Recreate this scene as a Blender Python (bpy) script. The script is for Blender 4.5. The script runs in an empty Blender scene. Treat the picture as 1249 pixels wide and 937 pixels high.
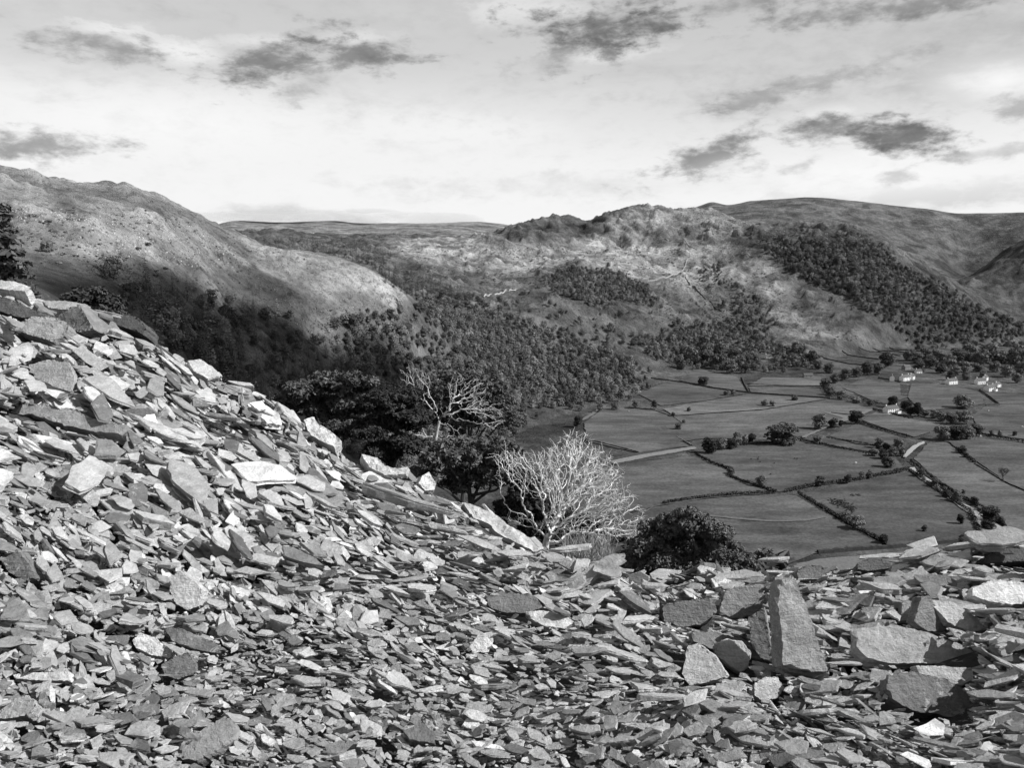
import bpy, math, random
import numpy as np
from mathutils import Vector, Matrix
from mathutils.bvhtree import BVHTree
from mathutils.kdtree import KDTree
from mathutils.geometry import delaunay_2d_cdt

random.seed(7)
RNG = np.random.default_rng(7)
scene = bpy.context.scene
COL = scene.collection

# ------------------------------------------------------------------ camera
F, CX, CY = 980.0, 624.5, 468.5          # focal length and centre, in pixels of a 1249 x 937 picture
HOR = 315.0
PITCH = math.atan((CY - HOR) / F)
cam_d = bpy.data.cameras.new('camera')
cam = bpy.data.objects.new('camera', cam_d)
COL.objects.link(cam)
cam.location = (0, 0, 0)
cam.rotation_euler = (math.pi / 2 - PITCH, 0, 0)
cam_d.sensor_fit = 'HORIZONTAL'
cam_d.angle = 2 * math.atan(CX / F)
cam_d.clip_start = 0.05
cam_d.clip_end = 60000
scene.camera = cam
FWD = np.array([0, math.cos(PITCH), -math.sin(PITCH)])
UP = np.array([0, math.sin(PITCH), math.cos(PITCH)])
RIGHT = np.array([1.0, 0, 0])


def ray(px, py):
    """direction(s) seen at a picture position"""
    px, py = np.asarray(px, float), np.asarray(py, float)
    return ((px - CX) / F)[..., None] * RIGHT + ((CY - py) / F)[..., None] * UP + FWD


def at_r(px, py, r):
    """point at horizontal distance r"""
    d = ray(px, py)
    return d * (np.asarray(r, float) / np.hypot(d[..., 0], d[..., 1]))[..., None]


FLOOR = -175.0


def at_z(px, py, z=FLOOR):
    d = ray(px, py)
    return d * (z / d[..., 2])[..., None]


def proj(P):
    P = np.asarray(P, float)
    dz = P @ FWD
    dz = np.where(np.abs(dz) < 1e-6, 1e-6, dz)
    return CX + F * (P @ RIGHT) / dz, CY - F * (P @ UP) / dz, dz


# ------------------------------------------------------------------ noise
def _hash(ix, iy, seed):
    h = (ix.astype(np.int64) * 374761393 + iy.astype(np.int64) * 668265263 + seed * 974634777) & 0xFFFFFFFF
    h = ((h ^ (h >> 13)) * 1274126177) & 0xFFFFFFFF
    return h ^ (h >> 16)


def perlin(x, y, seed=0):
    xi, yi = np.floor(x), np.floor(y)
    fx, fy = x - xi, y - yi
    u, v = fx * fx * fx * (fx * (fx * 6 - 15) + 10), fy * fy * fy * (fy * (fy * 6 - 15) + 10)

    def g(ox, oy):
        a = _hash(xi + ox, yi + oy, seed) * (2 * math.pi / 4294967296.0)
        return np.cos(a) * (fx - ox) + np.sin(a) * (fy - oy)
    return ((g(0, 0) * (1 - u) + g(1, 0) * u) * (1 - v) + (g(0, 1) * (1 - u) + g(1, 1) * u) * v) * 1.5


def fbm(x, y, octv=5, seed=0, gain=0.5):
    s, a, t = 0, 1.0, 0
    for k in range(octv):
        s = s + a * perlin(x * 2 ** k + 13.1 * k, y * 2 ** k + 7.7 * k, seed + k)
        t += a
        a *= gain
    return s / t * 1.4


def ridged(x, y, octv=5, seed=0):
    s, a, t = 0, 1.0, 0
    for k in range(octv):
        s = s + a * (1 - 2 * np.abs(perlin(x * 2 ** k + 3.1 * k, y * 2 ** k, seed + k)))
        t += a
        a *= 0.55
    return s / t


def sstep(a, b, x):
    t = np.clip((x - a) / (b - a), 0, 1)
    return t * t * (3 - 2 * t)


def in_poly(px, py, poly):
    poly = np.asarray(poly, float)
    inside = np.zeros(np.shape(px), bool)
    j = len(poly) - 1
    for i in range(len(poly)):
        (xi, yi), (xj, yj) = poly[i], poly[j]
        if yi != yj:
            c = ((yi > py) != (yj > py)) & (px < (xj - xi) * (py - yi) / (yj - yi) + xi)
            inside ^= c
        j = i
    return inside


# ------------------------------------------------------------------ meshes and objects
def make_mesh(name, V, loops, sizes, mats=(), tone=None, smooth=False, mat_idx=None):
    me = bpy.data.meshes.new(name)
    V = np.ascontiguousarray(V, np.float32)
    loops = np.ascontiguousarray(loops, np.int32).ravel()
    sizes = np.ascontiguousarray(sizes, np.int32)
    me.vertices.add(len(V))
    me.vertices.foreach_set('co', V.ravel())
    me.loops.add(len(loops))
    me.loops.foreach_set('vertex_index', loops)
    me.polygons.add(len(sizes))
    me.polygons.foreach_set('loop_start', np.concatenate([[0], np.cumsum(sizes)[:-1]]).astype(np.int32))
    me.polygons.foreach_set('loop_total', sizes)
    for m in mats:
        me.materials.append(m)
    if mat_idx is not None:
        me.polygons.foreach_set('material_index', np.ascontiguousarray(mat_idx, np.int32))
    me.polygons.foreach_set('use_smooth', np.full(len(sizes), bool(smooth)))
    if tone is not None:
        tone = np.ascontiguousarray(tone, np.float32)
        dom = 'FACE' if len(tone) == len(sizes) and len(tone) != len(V) else 'POINT'
        at = me.attributes.new('tone', 'FLOAT', dom)
        at.data.foreach_set('value', tone)
    me.update(calc_edges=True)
    return me


class MB:
    """collects polygons for ONE mesh"""
    def __init__(self):
        self.V, self.L, self.S, self.T, self.M, self.n = [], [], [], [], [], 0

    def add(self, V, faces, tone=0.5, mi=0):
        V = np.asarray(V, float).reshape(-1, 3)
        if isinstance(faces, np.ndarray):
            m, k = faces.shape
            self.L.append((faces + self.n).ravel())
            self.S.append(np.full(m, k))
        else:
            m = len(faces)
            self.L.append(np.array([i for f in faces for i in f], int) + self.n)
            self.S.append(np.array([len(f) for f in faces]))
        self.V.append(V)
        self.T.append(np.broadcast_to(np.asarray(tone, float), (m,)))
        self.M.append(np.full(m, mi))
        self.n += len(V)
        return self

    def box(self, c, s, rz=0.0, tone=0.5, mi=0):
        c, s = np.asarray(c, float), np.asarray(s, float) / 2
        P = np.array([[x, y, z] for x in (-1, 1) for y in (-1, 1) for z in (-1, 1)]) * s
        R = np.array([[math.cos(rz), -math.sin(rz), 0], [math.sin(rz), math.cos(rz), 0], [0, 0, 1]])
        return self.add(P @ R.T + c, [(0, 1, 3, 2), (4, 6, 7, 5), (0, 4, 5, 1), (2, 3, 7, 6), (0, 2, 6, 4), (1, 5, 7, 3)], tone, mi)

    def mesh(self, name, mats=(), smooth=False):
        return make_mesh(name, np.concatenate(self.V), np.concatenate(self.L), np.concatenate(self.S), mats,
                         np.concatenate(self.T), smooth, np.concatenate(self.M))


def link(name, data, parent=None, loc=None, rz=0.0, sc=None):
    o = bpy.data.objects.new(name, data)
    COL.objects.link(o)
    if parent is not None:
        o.parent = parent
    if loc is not None:
        o.location = loc
    if rz:
        o.rotation_euler.z = rz
    if sc is not None:
        o.scale = sc if hasattr(sc, '__len__') else (sc, sc, sc)
    return o


def tag(o, label=None, cat=None, group=None, kind=None):
    if label:
        o['label'] = label
    if cat:
        o['category'] = cat
    if group:
        o['group'] = group
    if kind:
        o['kind'] = kind
    return o


# ------------------------------------------------------------------ materials (the photograph is black and white: all greys)
def new_mat(name, rough=0.85):
    m = bpy.data.materials.new(name)
    m.use_nodes = True
    nt = m.node_tree
    b = nt.nodes['Principled BSDF']
    b.inputs['Roughness'].default_value = rough
    b.inputs['Specular IOR Level'].default_value = 0.25
    return m, nt, b


def N(nt, typ, **kw):
    n = nt.nodes.new(typ)
    for k, v in kw.items():
        setattr(n, k, v)
    return n


def mth(nt, op, a, b=None, c=None, clamp=False):
    n = nt.nodes.new('ShaderNodeMath')
    n.operation = op
    n.use_clamp = clamp
    for i, v in enumerate((a, b, c)):
        if v is None:
            continue
        if isinstance(v, (int, float)):
            n.inputs[i].default_value = v
        else:
            nt.links.new(v, n.inputs[i])
    return n.outputs[0]


def noise(nt, vec, scale, detail=4, rough=0.55, dist=0.0):
    n = nt.nodes.new('ShaderNodeTexNoise')
    n.inputs['Scale'].default_value = scale
    n.inputs['Detail'].default_value = detail
    n.inputs['Roughness'].default_value = rough
    n.inputs['Distortion'].default_value = dist
    if vec is not None:
        nt.links.new(vec, n.inputs['Vector'])
    return n.outputs[0]


def smooth_map(nt, v, a, b, lo=0.0, hi=1.0):
    n = nt.nodes.new('ShaderNodeMapRange')
    n.interpolation_type = 'SMOOTHSTEP'
    nt.links.new(v, n.inputs[0])
    for i, x in zip((1, 2, 3, 4), (a, b, lo, hi)):
        n.inputs[i].default_value = x
    return n.outputs[0]


def bump(nt, b, h, dist, strength=1.0):
    n = nt.nodes.new('ShaderNodeBump')
    n.inputs['Strength'].default_value = strength
    n.inputs['Distance'].default_value = dist
    nt.links.new(h, n.inputs['Height'])
    nt.links.new(n.outputs[0], b.inputs['Normal'])


def grey_to(nt, b, v):
    c = nt.nodes.new('ShaderNodeCombineColor')
    for i in range(3):
        nt.links.new(v, c.inputs[i])
    nt.links.new(c.outputs[0], b.inputs['Base Color'])


def attr(nt, name='tone'):
    n = nt.nodes.new('ShaderNodeAttribute')
    n.attribute_name = name
    return n.outputs['Fac']


def pos(nt):
    return nt.nodes.new('ShaderNodeNewGeometry').outputs['Position']


def mat_slate():
    m, nt, b = new_mat('slate', 0.62)
    b.inputs['Specular IOR Level'].default_value = 0.35
    p = pos(nt)
    t = attr(nt)
    n1 = noise(nt, p, 9, 6, 0.65)
    n2 = noise(nt, p, 70, 5, 0.7)
    v = mth(nt, 'MULTIPLY', t, smooth_map(nt, n1, 0.3, 0.7, 0.78, 1.2))
    v = mth(nt, 'MULTIPLY', v, smooth_map(nt, n2, 0.3, 0.7, 0.87, 1.13))
    # lichen: pale crusts with a sharp outline
    l1 = noise(nt, p, 16, 6, 0.75, 0.6)
    l0 = noise(nt, p, 2.1, 2, 0.5)
    lic = mth(nt, 'MULTIPLY', smooth_map(nt, l1, 0.54, 0.6), smooth_map(nt, l0, 0.5, 0.62))
    mix = mth(nt, 'ADD', mth(nt, 'MULTIPLY', v, mth(nt, 'SUBTRACT', 1.0, mth(nt, 'MULTIPLY', lic, 0.7))), mth(nt, 'MULTIPLY', lic, 0.36))
    # cleavage: fine parallel splitting lines
    mp = nt.nodes.new('ShaderNodeMapping')
    mp.inputs['Rotation'].default_value = (0.35, 0.3, 0.5)
    mp.inputs['Scale'].default_value = (5.0, 7.0, 55.0)
    nt.links.new(p, mp.inputs['Vector'])
    cl = noise(nt, mp.outputs[0], 1.0, 5, 0.65, 0.5)
    mix = mth(nt, 'MULTIPLY', mix, smooth_map(nt, cl, 0.3, 0.7, 0.88, 1.1))
    # dark weather stains
    st = smooth_map(nt, noise(nt, p, 23, 5, 0.7), 0.62, 0.72, 1.0, 0.8)
    grey_to(nt, b, mth(nt, 'MULTIPLY', mix, st))
    h = mth(nt, 'ADD', noise(nt, p, 26, 9, 0.72), mth(nt, 'MULTIPLY', n2, 0.5))
    h = mth(nt, 'ADD', h, mth(nt, 'MULTIPLY', cl, 0.6))
    bump(nt, b, h, 0.03, 0.8)
    return m


def mat_leaf(name, lo, hi, trans=0.0):
    """foliage: tone per leaf clump, shade of green per tree"""
    m, nt, b = new_mat(name, 0.8)
    b.inputs['Specular IOR Level'].default_value = 0.15
    oi = nt.nodes.new('ShaderNodeObjectInfo')
    t = mth(nt, 'MULTIPLY', attr(nt), mth(nt, 'MULTIPLY_ADD', mth(nt, 'POWER', oi.outputs['Random'], 1.6), 1.35, 0.45))
    v = mth(nt, 'MULTIPLY_ADD', t, hi - lo, lo)
    grey_to(nt, b, v)
    return m


def mat_plain(name, val, rough=0.8, nscale=3.0, amt=0.25, spec=0.25):
    m, nt, b = new_mat(name, rough)
    b.inputs['Specular IOR Level'].default_value = spec
    tc = nt.nodes.new('ShaderNodeTexCoord').outputs['Object']
    n = noise(nt, tc, nscale, 5, 0.6)
    grey_to(nt, b, mth(nt, 'MULTIPLY', smooth_map(nt, n, 0.25, 0.75, 1 - amt, 1 + amt), val))
    return m


def mat_toned(name, nscale=0.2, amt=0.3, rough=0.9, bdist=0.0):
    m, nt, b = new_mat(name, rough)
    p = pos(nt)
    n = noise(nt, p, nscale, 6, 0.65)
    grey_to(nt, b, mth(nt, 'MULTIPLY', attr(nt), smooth_map(nt, n, 0.25, 0.75, 1 - amt, 1 + amt)))
    if bdist:
        bump(nt, b, n, bdist)
    return m


def mat_hill():
    m, nt, b = new_mat('hillside', 0.95)
    b.inputs['Specular IOR Level'].default_value = 0.05
    p = pos(nt)
    t = attr(nt)
    rk = attr(nt, 'rock')
    n0 = noise(nt, p, 0.012, 6, 0.65, 0.5)
    n1 = noise(nt, p, 0.06, 6, 0.7)
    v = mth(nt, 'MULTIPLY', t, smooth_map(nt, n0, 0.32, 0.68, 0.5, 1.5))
    v = mth(nt, 'MULTIPLY', v, smooth_map(nt, n1, 0.3, 0.7, 0.7, 1.3))
    # dark heather and bracken clumps with their own outline
    d = smooth_map(nt, noise(nt, p, 0.045, 7, 0.75, 0.8), 0.56, 0.64)
    v = mth(nt, 'MULTIPLY', v, mth(nt, 'SUBTRACT', 1.0, mth(nt, 'MULTIPLY', d, mth(nt, 'MULTIPLY_ADD', rk, 0.45, 0.15))))
    # pale outcropping rock
    s = mth(nt, 'MULTIPLY', smooth_map(nt, noise(nt, p, 0.2, 7, 0.85, 0.4), 0.565, 0.615), rk)
    v = mth(nt, 'ADD', v, mth(nt, 'MULTIPLY', s, 0.27))
    grey_to(nt, b, v)
    bump(nt, b, mth(nt, 'ADD', noise(nt, p, 0.05, 8, 0.7), mth(nt, 'MULTIPLY', s, 0.3)), 11.0, 1.0)
    return m


def mat_field():
    m, nt, b = new_mat('pasture', 0.95)
    b.inputs['Specular IOR Level'].default_value = 0.05
    p = pos(nt)
    mp = nt.nodes.new('ShaderNodeMapping')
    mp.inputs['Scale'].default_value = (0.35, 1.0, 1.0)
    nt.links.new(p, mp.inputs['Vector'])
    n0 = noise(nt, mp.outputs[0], 0.018, 5, 0.6, 0.4)
    n1 = noise(nt, mp.outputs[0], 0.09, 6, 0.7)
    n2 = noise(nt, p, 0.5, 4, 0.7)
    v = mth(nt, 'MULTIPLY', attr(nt), smooth_map(nt, n0, 0.3, 0.7, 0.68, 1.3))
    v = mth(nt, 'MULTIPLY', v, smooth_map(nt, n1, 0.3, 0.7, 0.72, 1.28))
    v = mth(nt, 'MULTIPLY', v, smooth_map(nt, n2, 0.3, 0.7, 0.75, 1.25))
    # thin dead patches and rushes
    w = smooth_map(nt, noise(nt, mp.outputs[0], 0.03, 7, 0.75, 1.0), 0.6, 0.7)
    v = mth(nt, 'MULTIPLY_ADD', w, 0.045, v)
    wet = smooth_map(nt, noise(nt, p, 0.022, 6, 0.7, 0.8), 0.56, 0.68, 1.0, 0.72)
    v = mth(nt, 'MULTIPLY', v, wet)
    grey_to(nt, b, v)
    return m


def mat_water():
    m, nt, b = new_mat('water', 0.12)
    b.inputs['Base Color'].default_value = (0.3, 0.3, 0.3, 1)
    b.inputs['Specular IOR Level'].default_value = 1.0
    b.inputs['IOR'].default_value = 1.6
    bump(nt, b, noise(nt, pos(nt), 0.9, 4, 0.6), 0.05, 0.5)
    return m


M_SLATE = mat_slate()
M_HILL = mat_hill()
M_FIELD = mat_field()
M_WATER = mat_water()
M_LEAF = mat_leaf('broadleaf_foliage', 0.015, 0.19)
M_LEAFD = mat_leaf('dark_foliage', 0.012, 0.07)
M_LEAFP = mat_leaf('pale_foliage', 0.04, 0.24)
M_CONI = mat_leaf('conifer_foliage', 0.012, 0.12)
M_PINE = mat_leaf('pine_foliage', 0.01, 0.1)
M_BARK = mat_plain('bark', 0.07, 0.9, 2.0, 0.4)
M_TWIG = mat_plain('grey_dead_wood', 0.6, 0.8, 5.0, 0.35)
M_STRAW = mat_plain('dry_grass_straw', 0.3, 0.9, 5.0, 0.4)
M_DEAD = mat_plain('bleached_dead_wood', 0.86, 0.7, 5.0, 0.3)
M_WHITE = mat_plain('white_render', 0.9, 0.8, 0.6, 0.06)
M_STONE = mat_plain('grey_stone_wall', 0.26, 0.9, 1.2, 0.3)
M_ROOF = mat_plain('roof_slate', 0.09, 0.7, 1.5, 0.25)
M_GLASS = mat_plain('window_glass', 0.03, 0.2, 1.0, 0.1, 0.6)
M_DWALL = mat_toned('dry_stone', 0.6, 0.4)
M_TRACK = mat_toned('gravel_track', 0.5, 0.25)
M_DOOR = mat_plain('painted_door', 0.06, 0.5, 2.0, 0.1)
M_WOOL = mat_plain('wool', 0.75, 0.95, 4.0, 0.1)
M_WOOLD = mat_plain('dark_wool', 0.05, 0.95, 4.0, 0.2)
# ------------------------------------------------------------------ TERRAIN: one polar heightfield through feature lines
# every line: list of (x, y, r): seen at picture position (x, y) at horizontal distance r metres; ('z') rows give heights instead
def line_y(rows):
    P = np.array([at_r(x, y, r) for x, y, r in rows])
    return np.arctan2(P[:, 0], P[:, 1]), np.hypot(P[:, 0], P[:, 1]), P[:, 2]


def line_z(rows):
    P = np.array([at_r(x, 500, r) for x, z, r in rows])
    return np.arctan2(P[:, 0], P[:, 1]), np.array([r for _, _, r in rows], float), np.array([z for _, z, _ in rows], float)


def floor_r(x, y, z=FLOOR):
    p = at_z(x, y, z)
    return float(np.hypot(p[0], p[1]))


def foot(x, y):
    return (x, y, floor_r(x, y, FLOOR + 1))


LINES = [
    line_z([(-300, -3.5, 10), (0, -3.5, 10), (150, -4, 10), (300, -4.5, 10), (600, -5.5, 10), (1550, -5.5, 10)]),
    line_z([(-300, -4.5, 27), (0, -4.5, 27), (150, -6, 27), (300, -8, 27), (600, -10.5, 27), (1550, -10.8, 27)]),
    line_z([(-300, -14, 100), (0, -14, 100), (150, -24, 100), (300, -36, 100), (600, -41, 100), (1550, -41, 100)]),
    line_z([(-300, -24, 200), (0, -24, 200), (150, -45, 220), (300, -85, 260), (400, -115, 300), (500, -137, 330), (600, -162, 380), (700, -173, 415), (800, FLOOR, 440), (1550, FLOOR, 440)]),
    # foot of the slopes beyond
    line_y([(-300, 345, 330), (0, 350, 330), (150, 420, 400), (300, 505, 480), (400, 545, 540), (500, 565, 610), foot(600, 545), foot(680, 512), foot(760, 486), foot(785, 466), foot(820, 453), foot(900, 446), foot(960, 446), foot(1000, 438), foot(1100, 424), foot(1200, 420), foot(1249, 416), foot(1550, 405)]),
    line_y([(-300, 312, 450), (0, 318, 450), (100, 330, 480), (200, 355, 540), (300, 402, 620), (400, 432, 690), (500, 450, 790), (600, 452, 960), (700, 440, 1180), (800, 420, 1400), (900, 412, 1560), (1000, 408, 1640), (1100, 394, 1720), (1200, 392, 1800), (1249, 400, 1850), (1550, 398, 1900)]),
    line_y([(-300, 200, 900), (-60, 205, 900), (0, 212, 900), (40, 219, 900), (60, 225, 900), (100, 227, 900), (180, 236, 900), (230, 258, 900), (270, 276, 900), (330, 302, 890), (370, 309, 880), (420, 319, 860), (460, 336, 850), (490, 357, 850), (530, 388, 920), (600, 402, 1150), (700, 370, 1450), (800, 362, 1750), (900, 352, 1900), (1000, 350, 1900), (1100, 338, 2000), (1200, 378, 2050), (1249, 401, 2050), (1550, 402, 2200)]),
    line_y([(-300, 300, 1350), (230, 300, 1350), (270, 302, 1300), (330, 320, 1250), (400, 330, 1250), (450, 342, 1250), (490, 360, 1300), (540, 372, 1350), (600, 366, 1500), (700, 333, 1800), (800, 323, 2050), (900, 308, 2150), (1000, 300, 2150), (1060, 300, 2200), (1100, 318, 2200), (1150, 346, 2200), (1200, 377, 2200), (1249, 402, 2200), (1550, 404, 2500)]),
    line_y([(-300, 300, 1800), (230, 300, 1800), (270, 296, 1800), (330, 302, 1800), (400, 310, 1700), (450, 322, 1650), (500, 338, 1650), (560, 338, 1750), (600, 330, 1850), (700, 306, 2150), (800, 296, 2300), (880, 292, 2300), (940, 285, 2280), (1000, 280, 2300), (1060, 290, 2300), (1100, 312, 2300), (1150, 341, 2300), (1200, 373, 2300), (1249, 401, 2300), (1550, 405, 2700)]),
    line_y([(-300, 296, 2400), (230, 296, 2400), (270, 284, 2500), (300, 284, 2500), (400, 290, 2500), (500, 293, 2500), (570, 291, 2500), (600, 285, 2500), (625, 276, 2500), (655, 268, 2500), (690, 265, 2500), (715, 272, 2500), (740, 262, 2520), (780, 255, 2550), (830, 256, 2550), (860, 258, 2550), (890, 266, 2550), (920, 279, 2500), (940, 275, 2450), (1000, 272, 2450), (1040, 279, 2450), (1070, 288, 2450), (1100, 308, 2450), (1150, 338, 2450), (1200, 371, 2450), (1249, 400, 2450), (1550, 407, 2900)]),
    line_y([(-300, 300, 3000), (230, 300, 3000), (270, 281, 3100), (400, 285, 3100), (500, 287, 3100), (570, 290, 3050), (620, 300, 3000), (900, 295, 3000), (1000, 300, 3000), (1060, 312, 2950), (1100, 332, 2950), (1140, 345, 2950), (1165, 345, 2950), (1180, 338, 2950), (1200, 325, 2950), (1220, 308, 2950), (1249, 290, 2950), (1300, 262, 2950), (1550, 180, 3200)]),
    line_y([(-300, 300, 3500), (230, 300, 3500), (270, 277, 3700), (400, 280, 3700), (500, 281, 3700), (570, 283, 3700), (620, 292, 3600), (700, 296, 3500), (800, 285, 3450), (900, 264, 3450), (1000, 264, 3450), (1060, 276, 3450), (1100, 290, 3450), (1150, 318, 3400), (1165, 330, 3400), (1180, 336, 3400), (1210, 335, 3400), (1249, 325, 3400), (1300, 310, 3400), (1550, 270, 3500)]),
    line_y([(-300, 300, 4200), (230, 300, 4200), (262, 276, 4600), (290, 270, 4600), (350, 272, 4600), (400, 270, 4600), (440, 273, 4600), (520, 273, 4600), (580, 271, 4600), (640, 278, 4500), (700, 290, 4400), (780, 275, 4200), (830, 259, 4100), (855, 251, 4050), (868, 247, 4050), (888, 251, 4050), (902, 249, 4050), (915, 246, 4050), (940, 244, 4000), (980, 241, 4000), (1040, 245, 4000), (1100, 252, 4000), (1130, 255, 4000), (1170, 260, 4000), (1249, 259, 4000), (1550, 262, 4200)]),
    line_z([(-300, -80, 5600), (600, -80, 5600), (1550, -80, 5600)]),
    line_z([(-300, -300, 9000), (1550, -300, 9000)]),
    line_z([(-300, -900, 30000), (1550, -900, 30000)]),
]
NTH, NR = 1000, 820
TH = np.linspace(math.radians(-46), math.radians(46), NTH)
LR = np.concatenate([np.linspace(math.log(6), math.log(300), 120, endpoint=False), np.linspace(math.log(300), math.log(5200), NR - 160, endpoint=False), np.linspace(math.log(5200), math.log(30000), 40)])


def pchip(xk, yk, xq):
    h = np.diff(xk)
    d = np.diff(yk) / h
    m = np.zeros_like(yk)
    same = d[:-1] * d[1:] > 0
    w1, w2 = 2 * h[1:] + h[:-1], h[1:] + 2 * h[:-1]
    with np.errstate(divide='ignore', invalid='ignore'):
        hm = (w1 + w2) / (w1 / d[:-1] + w2 / d[1:])
    m[1:-1] = np.where(same, hm, 0)
    m[0], m[-1] = d[0], d[-1]
    i = np.clip(np.searchsorted(xk, xq) - 1, 0, len(h) - 1)
    t = (xq - xk[i]) / h[i]
    return (yk[i] * (1 + 2 * t) * (1 - t) ** 2 + h[i] * m[i] * t * (1 - t) ** 2
            + yk[i + 1] * t * t * (3 - 2 * t) + h[i] * m[i + 1] * t * t * (t - 1))


def polar_sheet(lines, TH, LR):
    K = len(lines)
    R = np.zeros((len(TH), K))
    Z = np.zeros((len(TH), K))
    for k, (th, r, z) in enumerate(lines):
        R[:, k] = pchip(th, r, np.clip(TH, th[0], th[-1]))
        Z[:, k] = pchip(th, z, np.clip(TH, th[0], th[-1]))
    for k in range(1, K):
        R[:, k] = np.maximum(R[:, k], R[:, k - 1] * 1.03)
    H = np.zeros((len(TH), len(LR)))
    T = np.zeros((len(TH), len(LR)))
    for i in range(len(TH)):
        lk = np.log(R[i])
        H[i] = pchip(lk, Z[i], np.clip(LR, lk[0], lk[-1]))
        T[i] = np.interp(LR, lk, np.arange(K))
    return H, T


HGT, TL = polar_sheet(LINES, TH, LR)
# soften the seams between feature lines
def blur(H, kth, kr):
    for ax, k in ((0, kth), (1, kr)):
        ker = np.hanning(2 * k + 3)[1:-1]
        ker /= ker.sum()
        pad = [(0, 0), (0, 0)]
        pad[ax] = (k, k)
        Hp = np.pad(H, pad, mode='edge')
        H = sum(w * (Hp[j:j + H.shape[0], :] if ax == 0 else Hp[:, j:j + H.shape[1]]) for j, w in enumerate(ker))
    return H


HGT = blur(HGT, 3, 3)
RR = np.exp(LR)[None, :]
GX, GY = np.sin(TH)[:, None] * RR, np.cos(TH)[:, None] * RR
flat0 = np.abs(HGT - FLOOR) < 1.5
PX0, PY0, _ = proj(np.stack([GX, GY, HGT], -1))

# where the ground is rough: crags, knolls, gullies
hill = sstep(FLOOR + 2, FLOOR + 25, HGT) * sstep(60, 250, RR)
def soft(poly, k=6):
    return blur(in_poly(PX0, PY0, poly).astype(float), k, k)


CRAG = soft([(560, 300), (580, 285), (640, 262), (740, 250), (880, 250), (925, 272), (930, 292), (880, 300), (800, 296), (730, 302), (640, 300)], 5) * (RR > 1900) * (RR < 3000)
CRAGR = soft([(900, 300), (930, 262), (1010, 262), (1080, 285), (1130, 325), (1060, 330), (980, 312)], 5) * (RR > 1800) * (RR < 2900)
LEFTH = sstep(430, 620, RR) * (1 - sstep(1150, 1300, RR)) * sstep(560, 300, PX0)
MIDH = sstep(1100, 1400, RR) * (1 - sstep(2700, 3100, RR))
FARF = sstep(2900, 3300, RR)
warp = 60 * fbm(GX / 400, GY / 400, 2, 91)
n_big = fbm((GX + warp) / 260, (GY - warp) / 260, 6, 11, 0.52)
n_rid = ridged((GX + 0.4 * GY + warp) / 120, (GY + warp) / 190, 5, 31)
n_fine = fbm(GX / 38, GY / 38, 4, 51, 0.6)
amp = hill * (4 + 11 * MIDH + 5 * LEFTH + 6 * FARF)
skyline = np.exp(-((TL - 12) / 0.8) ** 2) * 0.8
D = amp * n_big * (1 - skyline) + hill * (1.0 + 2.0 * LEFTH + 2.4 * MIDH) * n_fine * 1.3 * (1 - skyline)
D += hill * (2.2 * LEFTH + 7 * MIDH * (1 - CRAG)) * (n_rid - 0.2) * 0.8
crag_n = ridged((GX * 0.8 + GY * 0.5) / 70, (GY * 0.8 - GX * 0.5) / 190, 5, 77)
rim9 = 1 - 0.4 * np.exp(-((TL - 9) / 0.45) ** 2)
D += ((CRAG * 26 + CRAGR * 12) * (crag_n - 0.25) + CRAG * 9 * fbm(GX / 60, GY / 60, 3, 78)) * rim9
gul = ridged((GX + GY * 0.25) / 210, GY / 900, 4, 41)
knob = np.maximum(fbm(GX / 48, GY / 48, 4, 71, 0.55) - 0.08, 0)
D += hill * (MIDH * 18 + LEFTH * 13) * knob * (1 - skyline * 0.6) * rim9
D += FARF * hill * (1 - skyline) * 9 * (gul - 0.3)
D *= 1 - 0.4 * np.exp(-((TL - 6) / 0.4) ** 2) * sstep(520, 430, PX0)
HGT = HGT + D
HGT = np.where(flat0, np.minimum(HGT, FLOOR + 2.5), HGT)
HGT = np.where(flat0 & (RR > 430) & (RR < 1900), FLOOR - 0.0 + 0.25 * fbm(GX / 60, GY / 60, 2, 3) - 0.4, HGT)


def ground_z(x, y):
    """height of the terrain under world points"""
    x, y = np.asarray(x, float), np.asarray(y, float)
    th, lr = np.arctan2(x, y), np.log(np.hypot(x, y))
    fi = np.clip((th - TH[0]) / (TH[1] - TH[0]), 0, NTH - 1.001)
    fj = np.clip(np.interp(lr, LR, np.arange(len(LR))), 0, len(LR) - 1.001)
    i, j = fi.astype(int), fj.astype(int)
    u, v = fi - i, fj - j
    return (HGT[i, j] * (1 - u) + HGT[i + 1, j] * u) * (1 - v) + (HGT[i, j + 1] * (1 - u) + HGT[i + 1, j + 1] * u) * v


SLOPE = HGT / RR                               # tangent of the elevation at which each point is seen


def hit(px, py, rmin=200):
    """first terrain point met by the sight line through picture positions"""
    px, py = np.atleast_1d(np.asarray(px, float)), np.atleast_1d(np.asarray(py, float))
    d = ray(px, py)
    th = np.arctan2(d[:, 0], d[:, 1])
    tl = d[:, 2] / np.hypot(d[:, 0], d[:, 1])
    fi = np.clip((th - TH[0]) / (TH[1] - TH[0]), 0, NTH - 1.001)
    i = fi.astype(int)
    u = (fi - i)[:, None]
    S = SLOPE[i] * (1 - u) + SLOPE[i + 1] * u
    ok = (S >= tl[:, None]) & (RR >= rmin)
    j = np.argmax(ok, axis=1)
    good = ok.any(axis=1)
    j0 = np.maximum(j - 1, 0)
    k = np.arange(len(j))
    s0, s1 = S[k, j0], S[k, j]
    f = np.clip((tl - s0) / np.where(np.abs(s1 - s0) < 1e-9, 1, s1 - s0), 0, 1)
    r = np.exp(LR[j0] + f * (LR[j] - LR[j0]))
    P = np.stack([np.sin(th) * r, np.cos(th) * r, np.zeros_like(r)], 1)
    P[:, 2] = ground_z(P[:, 0], P[:, 1])
    return P, good


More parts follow.
